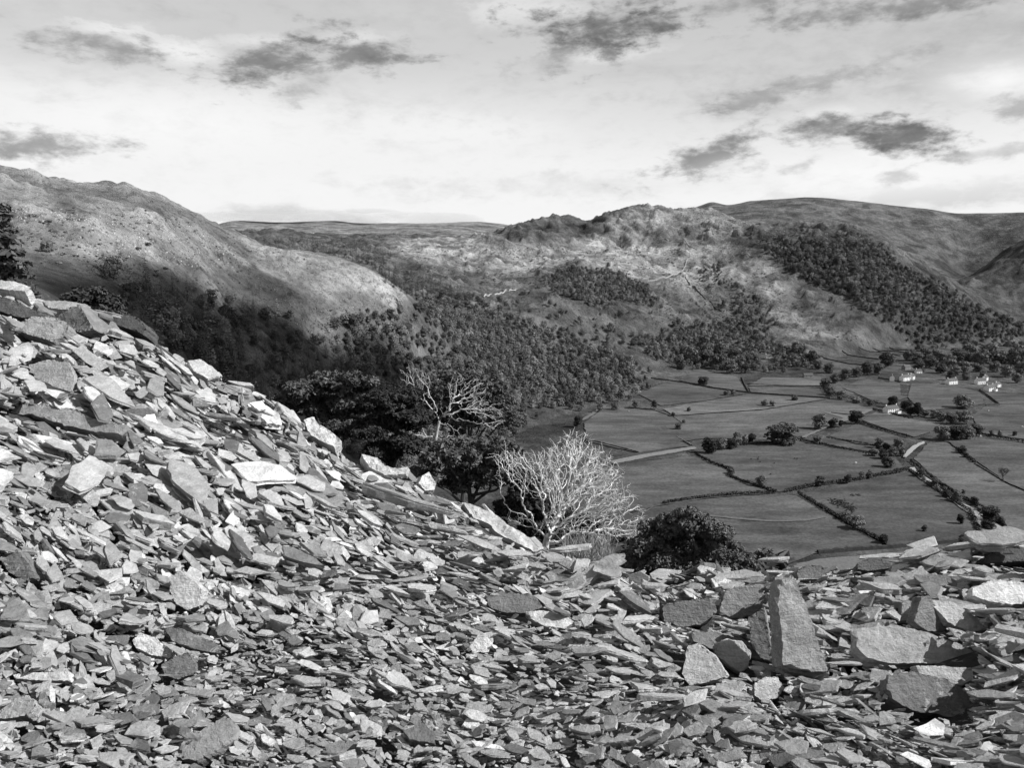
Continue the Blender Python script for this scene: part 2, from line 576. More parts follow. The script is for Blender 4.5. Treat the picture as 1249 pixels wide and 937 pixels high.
# --- what grows where: vegetation brightness (albedo) with sun and shade painted in, rockiness
PXv, PYv, _ = proj(np.stack([GX, GY, HGT], -1))
TONE = np.full(HGT.shape, 0.085)
ROCK = np.zeros(HGT.shape)


def paint(poly, val, k=6, rock=None, rlo=0, rhi=1e9):
    global TONE, ROCK
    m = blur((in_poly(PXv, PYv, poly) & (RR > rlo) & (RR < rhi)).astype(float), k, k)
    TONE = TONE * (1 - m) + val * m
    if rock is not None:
        ROCK = ROCK * (1 - m) + rock * m


paint([(-300, 0), (1600, 0), (1600, 520), (-300, 520)], 0.13, 4, 0.35, 2800)                       # far fells
paint([(240, 260), (620, 260), (620, 300), (240, 300)], 0.2, 4, 0.2, 2900)                           # distant pale moor
paint([(-300, 150), (600, 150), (600, 700), (-300, 700)], 0.13, 6, 0.5, 250, 1300)                   # left hill, lower: shade painted into the darker tone
paint([(-300, 180), (80, 200), (200, 225), (300, 275), (350, 300), (430, 316), (470, 335), (500, 360), (480, 390), (420, 385), (380, 345), (330, 335), (250, 325), (170, 318), (100, 312), (-300, 300)], 0.265, 12, 1.0, 350, 1250)  # upper flank painted paler, as the sunlit part of the left hill
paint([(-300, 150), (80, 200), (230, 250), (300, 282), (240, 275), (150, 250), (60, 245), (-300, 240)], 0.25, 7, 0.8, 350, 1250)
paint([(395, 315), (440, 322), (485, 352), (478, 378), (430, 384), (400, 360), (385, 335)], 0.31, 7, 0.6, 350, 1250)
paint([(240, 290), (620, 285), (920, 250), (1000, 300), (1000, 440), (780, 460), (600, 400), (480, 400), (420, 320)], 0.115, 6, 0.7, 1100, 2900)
paint([(470, 292), (600, 288), (760, 292), (900, 292), (910, 330), (850, 352), (790, 345), (700, 318), (640, 335), (560, 326), (480, 310)], 0.285, 8, 1.0, 1100, 2900)   # plateau of pale grass, sunlight painted into its tone
paint([(600, 292), (660, 276), (730, 270), (745, 290), (640, 297)], 0.06, 4, 0.3, 1900, 2900)         # dark band below the crag
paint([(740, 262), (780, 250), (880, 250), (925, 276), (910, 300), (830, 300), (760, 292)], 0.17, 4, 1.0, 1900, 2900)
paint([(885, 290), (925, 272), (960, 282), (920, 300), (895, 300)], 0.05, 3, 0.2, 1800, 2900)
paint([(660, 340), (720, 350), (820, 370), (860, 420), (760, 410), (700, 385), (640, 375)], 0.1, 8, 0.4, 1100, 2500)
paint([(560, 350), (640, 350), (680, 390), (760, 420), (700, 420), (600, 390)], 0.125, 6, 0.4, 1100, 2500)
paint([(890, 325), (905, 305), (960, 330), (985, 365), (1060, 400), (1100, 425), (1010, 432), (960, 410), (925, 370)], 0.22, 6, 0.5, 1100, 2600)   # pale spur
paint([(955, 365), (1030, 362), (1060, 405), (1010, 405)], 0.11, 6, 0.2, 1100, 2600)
paint([(900, 300), (930, 262), (1010, 262), (1080, 285), (1120, 320), (1249, 395), (1249, 420), (1110, 412), (1060, 385), (1030, 355), (960, 320)], 0.075, 8, 0.5, 1500, 2800)
paint([(1110, 300), (1170, 316), (1249, 300), (1600, 290), (1600, 430), (1249, 410), (1180, 350)], 0.07, 10, 0.1, 2800)
paint([(1160, 345), (1200, 318), (1249, 285), (1600, 150), (1600, 430), (1249, 410), (1190, 370)], 0.1, 6, 0.1, 2500, 3150)
paint([(960, 415), (1110, 405), (1249, 408), (1600, 400), (1600, 450), (980, 445)], 0.1, 4, 0.1, 1100, 2100)
TONE = TONE * (1 + 0.28 * fbm((GX + warp) / 90, (GY + warp) / 90, 4, 63) * hill) * (1 + 0.2 * FARF * (gul - 0.3))
TONE = TONE * (1 + np.clip(0.9 * (crag_n - 0.2), -0.5, 0.7) * np.clip(CRAG + CRAGR, 0, 1))      # tone follows the crag relief: ribs paler, gullies darker
TONE = TONE * (1 + 0.25 * (MIDH + LEFTH) * np.clip(knob * 3, 0, 1))
ROCK = np.clip(ROCK + 0.5 * np.clip(knob * 3, 0, 1) * (MIDH + LEFTH), 0, 1)
TONE = np.where(HGT < FLOOR + 3, 0.1, TONE)
ROCK = np.where(HGT < FLOOR + 3, 0, ROCK)
TONE = np.where(RR < 320, 0.06, TONE)
TONE = np.clip(TONE, 0.02, 0.5)
idx = np.arange(HGT.size).reshape(HGT.shape)
Q = np.stack([idx[:-1, :-1], idx[1:, :-1], idx[1:, 1:], idx[:-1, 1:]], -1).reshape(-1, 4)
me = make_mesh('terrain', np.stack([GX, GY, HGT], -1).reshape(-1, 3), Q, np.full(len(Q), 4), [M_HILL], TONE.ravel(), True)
at_ = me.attributes.new('rock', 'FLOAT', 'POINT')
at_.data.foreach_set('value', ROCK.ravel().astype(np.float32))
tag(link('terrain', me), kind='structure')

# ground all round behind the viewer and out to the horizon
gv, gf = [], []
for k, r in enumerate((7.0, 40, 200, 900, 4000, 30000)):
    zz = (-7, -16, -60, -190, -300, -950)[k]
    for j in range(97):
        a = math.radians(46) + j / 96 * math.radians(268)
        gv.append((math.sin(a) * r, math.cos(a) * r, zz + 6 * math.sin(a * 5 + k)))
for k in range(5):
    for j in range(96):
        a = k * 97 + j
        gf.append((a, a + 97, a + 98, a + 1))
mb = MB().add(gv, gf, 0.08)
me = mb.mesh('hills', [M_HILL], True)
tag(link('hills', me), kind='structure')
# ------------------------------------------------------------------ VALLEY FLOOR
def A(*pts): return [(829 + x / 2.974, 420 + y / 2.974) for x, y in pts]
def B(*pts): return [(700 + x / 4.4625, 430 + y / 4.4625) for x, y in pts]
def C(*pts): return [(1060 + x / 5.206, 520 + y / 5.206) for x, y in pts]
def D_(*pts): return [(860 + x / 5.204, 480 + y / 5.204) for x, y in pts]
def E(*pts): return [(1020 + x / 5.454, 420 + y / 5.454) for x, y in pts]
def F_(*pts): return [(829 + x / 2.974, 230 + y / 2.974) for x, y in pts]


def on_floor(pts, z=FLOOR):
    p = np.asarray(pts, float)
    return at_z(p[:, 0], p[:, 1], z)


def resample(P, step):
    P = np.asarray(P, float)
    seg = np.linalg.norm(np.diff(P, axis=0), axis=1)
    s = np.concatenate([[0], np.cumsum(seg)])
    n = max(2, int(s[-1] / step) + 1)
    q = np.linspace(0, s[-1], n)
    return np.stack([np.interp(q, s, P[:, k]) for k in range(P.shape[1])], 1)


NPOLY = 0


def ground_poly(name, pts, val, mat, lift):
    global NPOLY
    NPOLY += 1
    P = on_floor(pts, FLOOR + lift + 0.012 * NPOLY)
    Pc = resample(np.vstack([P, P[:1]]), 6.0)[:-1]
    Pc[:, :2] += RNG.normal(0, 0.4, (len(Pc), 2))
    me = MB().add(Pc, [tuple(range(len(Pc)))[::-1]], val).mesh(name, [mat])
    return tag(link(name, me), kind='structure')


ground_poly('field', A((-330, 520), (-240, 440), (0, 410), (55, 405), (120, 435), (190, 465), (175, 482), (250, 510), (345, 540), (240, 547), (110, 557), (-60, 584), (-330, 640)), 0.102, M_FIELD, 0.3)
ground_poly('field', A((62, 400), (130, 375), (220, 370), (310, 362), (425, 350), (560, 377), (700, 402), (770, 398), (815, 450), (760, 470), (620, 500), (500, 512), (360, 538), (185, 480), (205, 465)), 0.091, M_FIELD, 0.3)
ground_poly('field', A((-330, 660), (-100, 592), (0, 575), (110, 560), (240, 550), (345, 545), (425, 548), (540, 614), (640, 674), (745, 728), (640, 745), (500, 756), (380, 800), (-100, 820), (-330, 800)), 0.099, M_FIELD, 0.3)
ground_poly('field', A((440, 544), (620, 504), (760, 474), (830, 462), (930, 530), (1050, 612), (1085, 690), (900, 725), (755, 728), (640, 666), (540, 606)), 0.084, M_FIELD, 0.3)
ground_poly('field', A((850, 415), (900, 360), (965, 355), (1100, 450), (1180, 505), (1300, 560), (1300, 760), (1240, 745), (1200, 690), (1150, 628), (1080, 585), (960, 515)), 0.113, M_FIELD, 0.3)
ground_poly('field', A((975, 352), (1100, 342), (1330, 372), (1330, 560), (1185, 500), (1100, 440), (1015, 385)), 0.089, M_FIELD, 0.3)
ground_poly('field', A((540, 332), (640, 290), (740, 318), (820, 342), (760, 370), (640, 360)), 0.107, M_FIELD, 0.3)
ground_poly('field', A((450, 348), (530, 338), (640, 364), (745, 378), (730, 396), (560, 370)), 0.096, M_FIELD, 0.3)
ground_poly('field', A((662, 275), (715, 243), (820, 268), (950, 292), (905, 320), (850, 336), (760, 310)), 0.115, M_FIELD, 0.3)
ground_poly('field', A((592, 158), (650, 132), (800, 142), (800, 185), (830, 190), (760, 215), (720, 212)), 0.106, M_FIELD, 0.3)
ground_poly('field', A((840, 142), (950, 146), (1085, 170), (1105, 215), (1050, 228), (870, 240), (828, 190)), 0.107, M_FIELD, 0.3)
ground_poly('field', A((1095, 175), (1300, 185), (1300, 350), (1100, 325), (1060, 260), (1110, 225), (1165, 222)), 0.096, M_FIELD, 0.3)
ground_poly('field', A((-300, 260), (-20, 262), (300, 240), (540, 200), (600, 205), (690, 235), (600, 268), (440, 335), (320, 345), (100, 340), (-60, 360), (-230, 330)), 0.110, M_FIELD, 0.3)
ground_poly('field', A((-60, 235), (100, 205), (250, 180), (540, 197), (300, 236), (-20, 258)), 0.128, M_FIELD, 0.3)
ground_poly('field', A((-60, 142), (0, 139), (130, 164), (240, 178), (90, 205), (-70, 222), (-150, 180)), 0.100, M_FIELD, 0.3)
ground_poly('field', A((0, 130), (60, 85), (210, 120), (240, 170), (130, 158)), 0.107, M_FIELD, 0.3)
ground_poly('field', A((250, 150), (300, 120), (520, 125), (515, 152)), 0.113, M_FIELD, 0.3)
ground_poly('field', A((250, 156), (515, 158), (530, 190), (260, 176)), 0.104, M_FIELD, 0.3)
ground_poly('field', B((60, 380), (170, 295), (300, 310), (430, 315), (540, 352), (590, 385), (560, 470), (620, 510), (350, 545), (60, 480)), 0.102, M_FIELD, 0.3)
# roads, track, gravel bed and river
ground_poly('track', B((190, 592), (330, 562), (580, 522), (665, 512), (668, 524), (590, 538), (420, 566), (230, 606)), 0.2, M_TRACK, 0.5)
ground_poly('path', B((30, 372), (160, 288), (180, 290), (60, 368)), 0.14, M_TRACK, 0.5)
ground_poly('path', A((505, 240), (620, 262), (690, 234), (702, 238), (630, 270), (540, 300), (450, 340), (440, 336), (520, 300), (596, 268)), 0.15, M_TRACK, 0.5)
ground_poly('path', A((45, 612), (200, 628), (330, 638), (450, 636), (530, 622), (532, 628), (455, 642), (330, 644), (200, 634), (45, 617)), 0.12, M_TRACK, 0.5)
ground_poly('shore', A((380, 805), (500, 780), (700, 762), (860, 750), (1020, 736), (1040, 760), (1020, 830), (380, 850)), 0.14, M_TRACK, 0.45)
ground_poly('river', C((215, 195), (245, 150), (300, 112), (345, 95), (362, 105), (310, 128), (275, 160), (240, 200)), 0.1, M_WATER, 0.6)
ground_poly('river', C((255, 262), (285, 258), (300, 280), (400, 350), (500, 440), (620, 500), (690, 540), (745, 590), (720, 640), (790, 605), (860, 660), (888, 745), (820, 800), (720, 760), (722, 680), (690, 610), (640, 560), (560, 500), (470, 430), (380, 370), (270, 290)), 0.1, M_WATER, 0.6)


# ------------------------------------------------------------------ foliage
def leaf_clumps(rng, lumps, per, size, flat=0.35, up=0.25, aspect=1.6, tone=(0.15, 1.0), inner=0.55, tsd=0.22):
    """leaf-sized faces spread through lumpy volumes. lumps: (centre, radii)"""
    V, T = [], []
    for c, r in lumps:
        n = int(per)
        u = rng.normal(size=(n, 3))
        u /= np.linalg.norm(u, axis=1)[:, None]
        u[:, 2] = np.where((u[:, 2] < -0.3) & (rng.random(n) < 0.7), -u[:, 2], u[:, 2])
        rad = rng.uniform(inner, 1.08, n) ** 0.6
        P = np.asarray(c) + u * np.asarray(r) * rad[:, None]
        nn = u / np.asarray(r) * np.mean(r) + rng.normal(0, flat, (n, 3)) + np.array([0, 0, up])
        nn /= np.linalg.norm(nn, axis=1)[:, None]
        a = np.cross(nn, rng.normal(size=(n, 3)))
        a /= np.linalg.norm(a, axis=1)[:, None]
        b = np.cross(nn, a)
        s = size * rng.uniform(0.6, 1.35, n)[:, None]
        a, b = a * s * aspect * 0.6, b * s * 0.6
        q = np.stack([P - a, P - b * 0.9 + a * 0.1, P + a, P + b], 1)
        V.append(q.reshape(-1, 3))
        T.append(np.clip(rng.normal(np.mean(tone), tsd, n), tone[0], tone[1]))
    V = np.concatenate(V)
    return V, np.arange(len(V)).reshape(-1, 4), np.concatenate(T)


def tube(mb, P, R, n=6, tone=0.5, mi=0):
    P, R = np.asarray(P, float), np.asarray(R, float)
    t = np.gradient(P, axis=0)
    t /= np.linalg.norm(t, axis=1)[:, None] + 1e-9
    ref = np.where(np.abs(t[:, 2:3]) > 0.9, np.array([[1.0, 0, 0]]), np.array([[0, 0, 1.0]]))
    a = np.cross(t, ref)
    a /= np.linalg.norm(a, axis=1)[:, None] + 1e-9
    b = np.cross(t, a)
    ang = np.arange(n) / n * 2 * math.pi
    V = P[:, None, :] + R[:, None, None] * (np.cos(ang)[None, :, None] * a[:, None, :] + np.sin(ang)[None, :, None] * b[:, None, :])
    k = len(P)
    i = np.arange(k - 1)[:, None] * n
    j = np.arange(n)[None, :]
    f = np.stack([i + j, i + (j + 1) % n, i + n + (j + 1) % n, i + n + j], -1).reshape(-1, 4)
    mb.add(V.reshape(-1, 3), f, tone, mi)


def crown_lumps(rng, h, w, base=0.28, k=11):
    out = []
    for i in range(k):
        z = rng.uniform(base + 0.08, 0.86)
        rr = math.sqrt(max(0.05, 1 - ((z - 0.55) / 0.5) ** 2))
        a = rng.uniform(0, 6.283)
        d = rng.uniform(0.25, 0.68) * rr * w / 2
        s = rng.uniform(0.18, 0.3) * w
        out.append(((math.cos(a) * d, math.sin(a) * d, z * h), (s, s, s * rng.uniform(0.65, 0.95))))
    return out


def broadleaf_proto(seed, h=9.0, w=8.0, per=45, size=0.85, k=11):
    rng = np.random.default_rng(seed)
    V, Fc, T = leaf_clumps(rng, crown_lumps(rng, h, w, 0.15, k), per, size, 0.2, 0.2, 1.4, (0.15, 1.0), 0.75, 0.1)
    return V, Fc, T


def conifer_proto(seed, h=13.0, w=4.6, tiers=11, size=0.8, dense=20):
    rng = np.random.default_rng(seed)
    V, T = [], []
    for k in range(tiers):
        f = k / (tiers - 1)
        z = h * (0.1 + 0.88 * f)
        R = w / 2 * (1 - f) ** 0.85 + 0.12
        n = max(4, int(dense * (1 - f * 0.75)))
        a = rng.uniform(0, 6.283, n)
        d = R * rng.uniform(0.3, 1.1, n)
        P = np.stack([np.cos(a) * d, np.sin(a) * d, z - 0.22 * d + rng.normal(0, 0.15, n)], 1)
        o = np.stack([np.cos(a), np.sin(a), np.full(n, -0.35)], 1)
        s = np.stack([-np.sin(a), np.cos(a), rng.normal(0, 0.2, n)], 1)
        L = (size * rng.uniform(0.7, 1.3, n) * (0.5 + 0.5 * (1 - f)))[:, None]
        V.append(np.stack([P - o * L * 0.5, P + s * L * 0.45, P + o * L * 0.7, P - s * L * 0.45], 1).reshape(-1, 3))
        T.append(np.clip(rng.normal(0.55, 0.2, n), 0.1, 1))
    V = np.concatenate(V)
    return V, np.arange(len(V)).reshape(-1, 4), np.concatenate(T)


def trunk_mb(mb, h, r, lean=0.0, mi=0, rng=RNG, limbs=0):
    z = np.linspace(-0.4, h, 6)
    x = lean * (z / h) ** 2 + np.cumsum(rng.normal(0, 0.02 * h, 6)) * 0.4
    tube(mb, np.stack([x, np.cumsum(rng.normal(0, 0.012 * h, 6)), z], 1), r * (1 - 0.65 * np.linspace(0, 1, 6)), 6, 0.5, mi)
    for _ in range(limbs):
        a, z0 = rng.uniform(0, 6.283), rng.uniform(0.3, 0.8) * h
        L = rng.uniform(0.3, 0.5) * h
        t = np.linspace(0, 1, 4)
        tube(mb, np.stack([lean * (z0 / h) ** 2 + np.cos(a) * L * t, np.sin(a) * L * t, z0 + L * 0.8 * t - 0.2 * L * t * t], 1), r * 0.45 * (1 - 0.7 * t), 5, 0.5, mi)


BP = [broadleaf_proto(100 + i, RNG.uniform(7.5, 10.5), RNG.uniform(6, 10), 22, 0.62, int(RNG.integers(20, 30))) for i in range(9)]
CP = [conifer_proto(200 + i, 13.0, RNG.uniform(3.8, 5.2)) for i in range(5)]
LP = [conifer_proto(230 + i, 12.0, RNG.uniform(4.2, 5.4), 10, 1.0, 16) for i in range(4)]     # larch: looser


def proto_mesh(P, mat, name, h, trunk_r=0.22):
    V, Fc, T = P
    mb = MB().add(V, Fc, T, 0)
    trunk_mb(mb, h * 0.55, trunk_r, 0, 1, np.random.default_rng(5))
    return mb.mesh(name, [mat, M_BARK])


BPF = [broadleaf_proto(500 + i, RNG.uniform(7.5, 11), RNG.uniform(6, 10), 60, 0.55, int(RNG.integers(18, 28))) for i in range(9)]
LPF = [conifer_proto(530 + i, 12.0, RNG.uniform(4.0, 5.2), 18, 0.6, 44) for i in range(4)]
CPF = [conifer_proto(560 + i, 13.0, RNG.uniform(3.8, 5.0), 18, 0.55, 44) for i in range(4)]
BPM = [proto_mesh(p, M_LEAF, 'broadleaf_tree', 9) for p in BPF]
CPM = [proto_mesh(p, M_CONI, 'conifer_tree', 13, 0.2) for p in CPF]
LPM = [proto_mesh(p, M_LEAF, 'larch_tree', 12, 0.2) for p in LPF]

# larger valley trees: trunk and crown as parts
VT = []
for i in range(6):
    rng = np.random.default_rng(300 + i)
    V, Fc, T = leaf_clumps(rng, crown_lumps(rng, 10, 10, 0.06, 20), 110, 0.6)
    cr = [MB().add(V, Fc, T).mesh('crown', [m]) for m in (M_LEAF, M_LEAFD, M_LEAFP)]
    tm = MB()
    trunk_mb(tm, 5.5, 0.42, 0.2, 0, rng, 6)
    VT.append((cr, tm.mesh('trunk', [M_BARK])))


def valley_tree(x, y, width_px, label, proto=0, tall=1.0, group=None, name='broadleaf_tree', z=None):
    p = at_z(x, y, FLOOR) if z is None else z
    d = float(p @ FWD)
    w = width_px * d / F
    o = link(name, None, None, p, RNG.uniform(0, 6.28), (w / 10, w / 10, w / 10 * tall))
    tag(o, label, 'tree', group)
    link('trunk', VT[proto][1], o)
    link('crown', VT[proto][0][1 if 'dark' in label.split(' on ')[0].split(' of ')[0] else 2 if ('pale' in label or 'grey' in label) else 0], o)
    return o


# ------------------------------------------------------------------ woods on the slopes
def scatter(poly, n, dmin, seed, rmin=300, rmax=2900, thin=None):
    rng = np.random.default_rng(seed)
    poly = np.asarray(poly, float)
    lo, hi = poly.min(0), poly.max(0)
    x, y = rng.uniform(lo[0], hi[0], n), rng.uniform(lo[1], hi[1], n)
    k = in_poly(x, y, poly)
    x, y = x[k], y[k]
    P, ok = hit(x, y)
    r = np.hypot(P[:, 0], P[:, 1])
    ok &= (r > rmin) & (r < rmax)
    if thin is not None:
        ok &= rng.random(len(x)) < np.clip(thin + 1.3 * fbm(P[:, 0] / 70, P[:, 1] / 70, 3, seed), 0, 1)
    # nothing grows right in front of the lone white house
    ok &= ~((np.abs(x - 936.6) < 10) & (y > 431) & (y < 452))
    P = P[ok]
    used, out = {}, []
    for p in P:
        key = (int(p[0] // dmin), int(p[1] // dmin))
        if any((key[0] + a, key[1] + b) in used and np.hypot(*(used[(key[0] + a, key[1] + b)] - p[:2])) < dmin for a in (-1, 0, 1) for b in (-1, 0, 1)):
            continue
        used[key] = p[:2]
        out.append(p)
    return np.array(out)


WOODS = [  # polygon, tries, spacing, kind, thinning, name, label, how many individuals
    ([(640, 500), (690, 498), (740, 488), (775, 470), (770, 445), (730, 425), (690, 410), (640, 395), (600, 385), (560, 372), (520, 372), (480, 385), (430, 395), (420, 415), (430, 445), (480, 470), (540, 480), (600, 520)], 9000, 7.0, 'b', None,
     'rounded broadleaf tree massed in the wood above the left edge of the fields', 'trees of the wood above the fields', 170),
    ([(420, 395), (480, 385), (500, 420), (470, 470), (420, 450), (330, 450), (230, 400), (200, 420), (290, 480), (420, 520), (500, 520), (560, 500), (480, 465)], 4500, 7.0, 'm', None,
     'pale larch or birch in the shaded wood below the rounded hill', 'trees below the rounded hill', 110),
    ([(150, 350), (250, 365), (340, 385), (420, 410), (440, 450), (420, 520), (300, 480), (200, 425), (150, 395)], 3000, 7.5, 'm', 0.5,
     'small pale larch or birch scattered on the shaded slope beyond the slate crest', 'scattered trees on the shaded slope', 110),
    ([(452, 322), (480, 325), (520, 338), (565, 352), (570, 372), (540, 375), (500, 362), (470, 345)], 1800, 6.0, 'c', None,
     'pointed conifer in the plantation strip behind the pale grassy spur', 'plantation conifers behind the spur', 70),
    ([(330, 293), (380, 290), (440, 296), (480, 312), (470, 326), (440, 322), (400, 310), (340, 302)], 900, 8.0, 'c', None,
     'dark tree in the far wood below the misty moor', 'far wood below the moor', 30),
    ([(660, 340), (700, 328), (740, 330), (790, 350), (800, 372), (760, 368), (720, 372), (680, 360)], 2400, 7.5, 'b', 1.0,
     'broadleaf tree in the hanging wood halfway up the middle hill', 'hanging wood on the middle hill', 0),
    ([(925, 300), (980, 295), (1060, 300), (1110, 330), (1180, 370), (1249, 400), (1249, 412), (1180, 416), (1120, 420), (1080, 395), (1040, 365), (1000, 350), (960, 330)], 12000, 7.5, 'b', 1.2,
     'broadleaf tree in the dark wood covering the steep hill behind the village', 'trees of the steep wood behind the village', 0),
    ([(780, 420), (840, 400), (900, 395), (940, 420), (990, 435), (990, 448), (940, 452), (900, 452), (850, 448), (800, 440)], 3000, 7.5, 'b', 1.0,
     'broadleaf tree in the wood at the foot of the middle hill', 'trees at the foot of the middle hill', 0),
    ([(380, 490), (440, 470), (520, 480), (600, 500), (645, 505), (620, 560), (560, 600), (500, 590), (400, 545)], 3500, 6.0, 'b', None, '', '', 0),
    ([(850, 330), (880, 320), (900, 350), (960, 400), (920, 410), (870, 370)], 1300, 8.0, 'b', 0.5, '', '', 0),
    ([(500, 372), (560, 380), (640, 396), (700, 412), (790, 430), (800, 400), (720, 372), (640, 365), (580, 360)], 900, 11.0, 'b', 0.22, '', '', 0),
]
# stragglers thinning out round the edges of the woods
for (poly, tries, dm, kind, thin, label, group, nind) in list(WOODS):
    if kind in 'bm' and group:
        q = np.array(poly, float)
        WOODS.append(((q.mean(0) + (q - q.mean(0)) * [1.12, 1.22]).tolist(), tries // 2, 9.0, kind, 0.12, '', '', 0))
pieces = {}


def add_piece(key, proto, p, s, tz, rot, tone):
    V, Fc, T = proto
    c, sn = math.cos(rot), math.sin(rot)
    W = np.stack([V[:, 0] * c - V[:, 1] * sn, V[:, 0] * sn + V[:, 1] * c, V[:, 2] * tz], 1) * s + p
    pieces.setdefault(key, MB()).add(W, Fc, np.clip(T * tone, 0.02, 1.6))


rngw = np.random.default_rng(99)
for (poly, tries, dm, kind, thin, label, group, nind) in WOODS:
    P = scatter(poly, tries, dm, len(poly) * 7 + tries, thin=thin)
    if not len(P):
        continue
    order = np.argsort(np.hypot(P[:, 0], P[:, 1]))
    for q, i in enumerate(order):
        p = P[i] - np.array([0, 0, 0.3])
        k = kind
        if kind == 'm':
            k = 'l' if rngw.random() < 0.72 else 'b'
        elif kind == 'b' and rngw.random() < 0.02:
            k = 'l'
        s = 0.62 * math.exp(rngw.normal(0.48, 0.25)) * {'b': 1.05, 'c': 0.95, 'l': 1.15}[k]
        tz = rngw.uniform(0.85, 1.15)
        rot = rngw.uniform(0, 6.28)
        if q < nind:
            me = {'b': BPM, 'c': CPM, 'l': LPM}[k]
            me = me[rngw.integers(len(me))]
            o = link({'b': 'broadleaf_tree', 'c': 'conifer_tree', 'l': 'larch_tree'}[k], me, None, p, rot, (s, s, s * tz))
            if kind == 'm':
                label2 = label.replace('larch or birch', 'larch' if k == 'l' else 'birch')
                tag(o, label2, 'tree', group + (' (larch)' if k == 'l' else ' (birch)'))
            elif kind == 'b' and k == 'l':
                tag(o, 'pointed larch among rounded crowns in the wood above the fields', 'tree', 'larches in the wood above the fields')
            else:
                tag(o, label, 'tree', group)
        else:
            pr = {'b': BP, 'c': CP, 'l': LP}[k]
            tn = (0.35 + 1.0 * rngw.random() ** 1.8) if k != 'l' else rngw.uniform(0.9, 1.6)
            if 'steep wood' in group:
                tn *= 0.9
                s *= 1.12
            add_piece('conifer_woodland' if k == 'c' else 'woodland', pr[rngw.integers(len(pr))], p, s, tz, rot, tn)
# scrub: gorse, hawthorn and bracken clumps dotted over the hills
SCRUB = [([(0, 240), (230, 262), (420, 330), (500, 385), (420, 410), (250, 360), (0, 315)], 420, 7), ([(480, 300), (620, 300), (900, 300), (980, 380), (1000, 430), (800, 420), (640, 380), (540, 350)], 900, 12),
         ([(930, 290), (1060, 290), (1110, 330), (1000, 350)], 300, 10), ([(150, 340), (430, 380), (430, 420), (300, 440), (120, 380)], 260, 9), ([(820, 340), (900, 340), (940, 400), (860, 400)], 200, 9), ([(960, 370), (1030, 380), (1090, 420), (1000, 425)], 60, 9)]
BUSH = [leaf_clumps(np.random.default_rng(400 + i), [((RNG.normal(0, .5), RNG.normal(0, .5), 0.6), (1.0, 1.0, 0.7)) for _ in range(3)], 18, 0.6) for i in range(4)]
TUFT = [leaf_clumps(np.random.default_rng(420 + i), [((RNG.normal(0, .5), RNG.normal(0, .5), 0.35), (0.9, 0.9, 0.5)) for _ in range(2)], 7, 0.75) for i in range(5)]
for poly, n, dm in SCRUB:
    for p in scatter(poly, n // 2, dm, n, thin=0.35):
        add_piece('scrub', BUSH[rngw.integers(4)], p, 0.5 + 1.3 * rngw.random() ** 2, rngw.uniform(0.6, 1.0), rngw.uniform(0, 6.28), rngw.uniform(0.5, 1.2))
    for p in scatter(poly, n * 7, 2.0, n + 3, thin=0.3):
        s_ = rngw.uniform(0.35, 1.0) * max(1.0, np.hypot(p[0], p[1]) / 900)
        add_piece('scrub', TUFT[rngw.integers(5)], p, s_, rngw.uniform(0.6, 1.1), rngw.uniform(0, 6.28), rngw.uniform(0.4, 1.3))
for key, mbp in pieces.items():
    me = mbp.mesh(key, [M_CONI if key == 'conifer_woodland' else M_LEAF])
    lab = {'woodland': 'dark broadleaf woodland covering the far hill sides', 'conifer_woodland': 'far conifer plantation trees beyond the nearer rows', 'scrub': 'low scrub clumps dotted over the rough hill sides'}[key]
    tag(link(key, me), lab, 'woodland' if key != 'scrub' else 'scrub', kind='stuff')
# pale boulders lying about on the hills
mbb = MB()
rb = np.random.default_rng(12)
for poly, n, dm in [([(0, 250), (230, 270), (330, 320), (330, 335), (150, 318), (0, 300)], 4200, 1.5), ([(520, 295), (900, 295), (900, 330), (700, 330), (560, 320)], 2200, 4), ([(740, 255), (880, 255), (915, 285), (740, 290)], 1400, 4), ([(930, 280), (1050, 285), (1080, 310), (960, 310)], 700, 4), ([(330, 320), (440, 330), (480, 360), (430, 385), (360, 350)], 900, 2)]:
    for p in scatter(poly, n, dm, n + 5, thin=0.35):
        s = rb.uniform(0.2, 0.75) * max(1.0, np.hypot(p[0], p[1]) / 1100)
        u = np.array([[x, y, z] for x in (-1, 1) for y in (-1, 1) for z in (-.6, .8)], float) * s * rb.uniform(0.5, 1.1, (8, 3))
        a = rb.uniform(0, 3)
        R = np.array([[math.cos(a), -math.sin(a), 0], [math.sin(a), math.cos(a), 0], [0, 0, 1]])
        mbb.add(u @ R.T + p, [(0, 1, 3, 2), (4, 6, 7, 5), (0, 4, 5, 1), (2, 3, 7, 6), (0, 2, 6, 4), (1, 5, 7, 3)], rb.uniform(0.25, 0.5))
tag(link('boulder_scatter', mbb.mesh('boulder_scatter', [M_DWALL])), 'pale boulders strewn over the sunlit hill sides', 'boulders', kind='stuff')


# ------------------------------------------------------------------ hedges and walls
def hedge(pts, label, w=2.2, h=2.0, gaps=0.06, tone=0.5, name='hedge', floor=True):
    P = resample(on_floor(pts), 0.9)
    rng = np.random.default_rng(int(abs(P[0, 0] * 10)) + len(P))
    hh = 1.2 * h * (0.8 + 0.5 * np.abs(fbm(P[:, 0] / 9, P[:, 1] / 9, 3, 8)))
    keep = rng.random(len(P)) > gaps
    mb = MB()
    lumps = [((p[0] + rng.normal(0, .25), p[1] + rng.normal(0, .25), p[2] + k * 0.45), (w / 2, w / 2, k * 0.6)) for p, k, g in zip(P, hh, keep) if g]
    V, Fc, T = leaf_clumps(rng, lumps, 16, 0.65, 0.4, 0.2, 1.4, (0.1, 0.8))
    c = P.mean(0)
    c[2] = FLOOR
    mb.add(V - c, Fc, T * tone / 0.5)
    return tag(link(name, mb.mesh(name, [M_LEAFD]), None, c), label, 'hedge')


